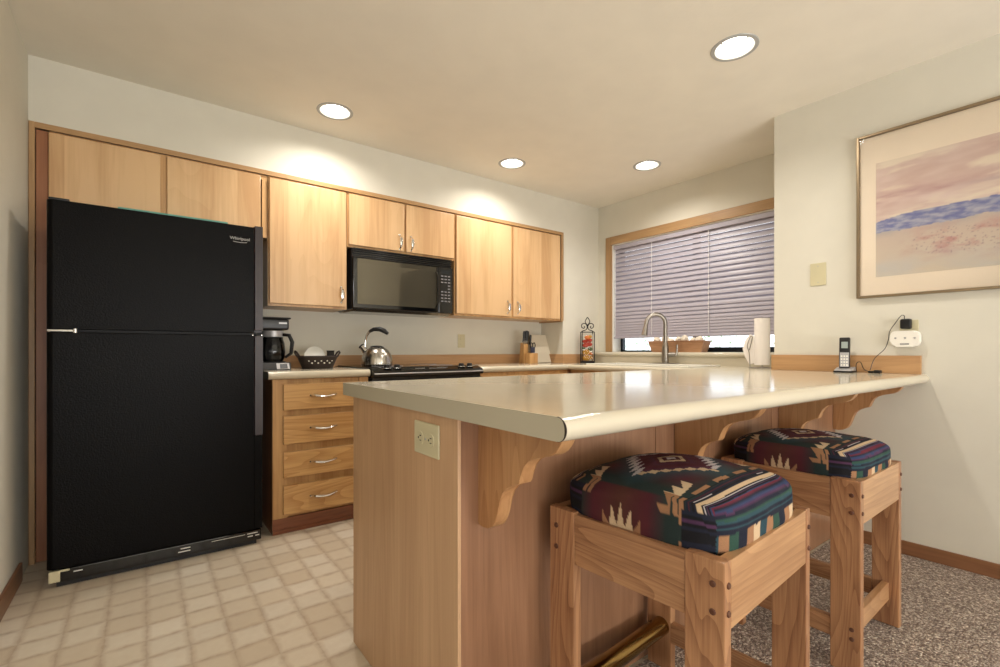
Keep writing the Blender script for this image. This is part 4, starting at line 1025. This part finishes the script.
for k in range(7):
    yy = gy1-.06-k*.065; zz = gz+.099+.012*math.sin(k*2.1)
    solo('cloth_ball', MB().ball((gx+(.012 if k % 2 else -.012), yy, zz), .034, .030, .030, n=20, k=14, jit=.3), M['cream'], (gx, yy, zz-.032), 'cream crumpled cloth ball in the ledge basket, '+pos[k], 'cloth ball', 'cloth balls in the ledge basket')

# ------------------------------------------------------------------ paper towel
tx, ty = 3.28, 1.455
t = thing('towel_holder', 'thin metal wire paper towel holder standing left of the wall corner', 'holder', (tx, ty, CT))
part('base_ring', MB().tube([(tx+.075*math.cos(2*PI*k/28), ty+.075*math.sin(2*PI*k/28), CT+.004) for k in range(28)], .003, 8, closed=True), M['nickel'], t)
part('post', MB().tube([(tx-.075, ty, CT+.004), (tx, ty, CT+.004)], .003, 8).tube([(tx, ty, CT+.004), (tx, ty, CT+.338)], .004, 8), M['nickel'], t)
part('tension_arm', MB().tube(smooth([(tx-.05, ty+.055, CT+.004), (tx-.052, ty+.06, CT+.10), (tx-.045, ty+.075, CT+.15), (tx-.048, ty+.058, CT+.20), (tx-.05, ty+.05, CT+.212), (tx-.052, ty+.04, CT+.20), (tx-.05, ty+.06, CT+.12)]), .003, 8), M['nickel'], t)
solo('paper_towel_roll', MB().lathe([(.02, .022), (.046, .022), (.047, .024), (.047, .330), (.046, .332), (.02, .332)], (tx, ty, CT), 40, cap=False)
     .tube([(tx-.02, ty+.056, CT+.03), (tx-.018, ty+.070, CT+.08), (tx-.015, ty+.078, CT+.13), (tx-.018, ty+.070, CT+.18), (tx-.02, ty+.054, CT+.22)], [.008, .014, .018, .014, .008], 10, flat=2.4),
     M['paper'], (tx, ty, CT+.012), 'upright white paper towel roll on the wire holder', 'paper towel')

# ------------------------------------------------------------------ blind
t = thing('window_blind', 'lilac-grey horizontal blind lowered over most of the window', 'blind', (3.665, 2.2, 1.14))
by0, by1 = WY0+.012, WY1-.012; bxx = 3.658
part('headrail', MB().box(bxx-.022, bxx+.022, by0, by1, 2.008, 2.046, .003), M['blind'], t)
mb = MB(); zs = []; z = 1.992
while z > 1.168:
    zs.append(z); z -= .0435 if z > 1.46 else (.034 if z > 1.34 else .024)
tilt = math.radians(66)
for z in zs:
    n = 6; top = []; bot = []
    for k in range(n+1):
        s = -1+2*k/n; d_ = s*.0255; cr = .004*(1-s*s)
        x = bxx - math.cos(tilt)*(-d_) - math.sin(tilt)*cr; zz = z + math.sin(tilt)*(-d_)*(-1)*-1 + 0*cr
        x = bxx + math.cos(tilt)*d_*(1) - math.sin(tilt)*cr; zz = z - math.sin(tilt)*d_*(-1) - math.cos(tilt)*cr*(-1)
        top.append((x, zz)); bot.append((x+.0012, zz-.0005))
    mb.prism(top+bot[::-1], 'y', by0+.004, by1-.004)
part('slats', mb, M['blind'], t)
part('bottom_rail', MB().box(bxx-.024, bxx+.02, by0+.004, by1-.004, 1.148, 1.164, .004), M['blind'], t)
for yy in (by1-.018, 2.565, 2.03, by0+.045, by0+.062):
    part('ladder_cord', MB().tube([(bxx-.018+.0*k, yy+.0015*(-1)**k, 2.01-k*.0215) for k in range(40)], .0022, 6), M['cord'], t)

# ------------------------------------------------------------------ framed picture
PY1, PY0, PZ0, PZ1 = .868, -.27, 1.308, 2.168
t = thing('framed_picture', 'large framed pastel watercolour landscape on the right wall', 'picture', (XP, .3, PZ0))
mb = MB(); fw = .013
mb.box(XP-.028, XP, PY0, PY0+fw, PZ0, PZ1, .002).box(XP-.028, XP, PY1-fw, PY1, PZ0, PZ1, .002).box(XP-.028, XP, PY0+fw, PY1-fw, PZ0, PZ0+fw, .002).box(XP-.028, XP, PY0+fw, PY1-fw, PZ1-fw, PZ1, .002)
part('frame', mb, M['champ'], t)
part('mat_board', MB().box(XP-.010, XP-.004, PY0+fw, PY1-fw, PZ0+fw, PZ1-fw), M['mat'], t)
def fbm(x, y, o=4):
    v = 0; a = 1
    for k in range(o): v += a*noise.noise(Vector((x, y, 3.3+k*7))); x *= 2; y *= 2; a *= .55
    return v
def painting(u, v):     # u: 0 left .. 1 right, v: 0 bottom .. 1 top
    ridge = .475+.04*math.sin(u*5+.2)+.06*u+.012*fbm(u*10, 1)
    low = .385+.05*u+.02*fbm(u*8, 4)
    if v > ridge:
        s = (v-ridge)/(1-ridge)
        b = fbm(u*4.0, v*9-u*.8)
        c = mixc(rgb(222, 196, 184), rgb(206, 172, 158), .5+b*.9)
        c = mixc(c, rgb(232, 214, 190), max(0, fbm(u*4+9, v*12-u*.8)*1.6))
        w_ = math.exp(-((s-.34)/.10)**2)*max(0, 1-u*1.7)+.6*math.exp(-((v-.86-u*.12)/.03)**2)*max(0, fbm(u*6, v*4)+.4)
        c = mixc(c, rgb(176, 118, 116), min(.8, w_*(.55+fbm(u*7, v*20))))
        c = mixc(c, rgb(160, 140, 156), .7*max(0, min(1, (u-.28)*4))*math.exp(-((s-.27)/.05)**2)*(.5+fbm(u*6+3, v*18)))
        return c
    if v > low:
        f = fbm(u*16+v*6, v*30)
        return mixc(rgb(76, 88, 156), rgb(172, 170, 184), .30+f*1.0+.35*math.sin(u*120-v*60)*fbm(u*9, v*9))
    g = (low-v)/low
    c = mixc(rgb(200, 176, 158), rgb(212, 194, 168), g)
    c = mixc(c, rgb(150, 150, 150), .55*max(0, 1-g*6)*(.5+fbm(u*9, v*5)))
    k = fbm(u*11, v*16, 5)
    bush = math.exp(-((v-.25+.03*u)/.11)**2)*min(1, max(0, u-.08)*6)
    c = mixc(c, rgb(184, 112, 102), max(0, min(.85, bush*(k*1.5+.35))))
    c = mixc(c, rgb(186, 188, 190), .6*math.exp(-(v/.16)**2)*(.5+fbm(u*4, v*6)))
    if bush > .4 and noise.noise(Vector((u*110, v*80, 5))) > .40: c = mixc(c, rgb(130, 84, 96), .6)
    return c
def print_mesh():
    y1, y0, z0, z1 = .787, -.19, 1.415, 2.010; nu, nv = 240, 150
    vs = [(XP-.0108, y1+(y0-y1)*i/nu, z0+(z1-z0)*j/nv) for i in range(nu+1) for j in range(nv+1)]
    fs = [(i*(nv+1)+j, i*(nv+1)+j+1, (i+1)*(nv+1)+j+1, (i+1)*(nv+1)+j) for i in range(nu) for j in range(nv)]
    me = bpy.data.meshes.new('print'); o_ = ORI[t]
    me.from_pydata([tuple(Vector(v)-o_) for v in vs], [], fs)
    ca = me.color_attributes.new('Col', 'FLOAT_COLOR', 'POINT')
    for i in range(nu+1):
        for j in range(nv+1): ca.data[i*(nv+1)+j].color = mixc(painting(i/nu, j/nv), (1, .97, .92, 1), .15)
    me.materials.append(M['print']); return me
o = bpy.data.objects.new('print', print_mesh()); C.objects.link(o); o.parent = t; ORI[o] = ORI[t]
part('glazing', MB().box(XP-.020, XP-.018, PY0+fw, PY1-fw, PZ0+fw, PZ1-fw), M['jar'], t)
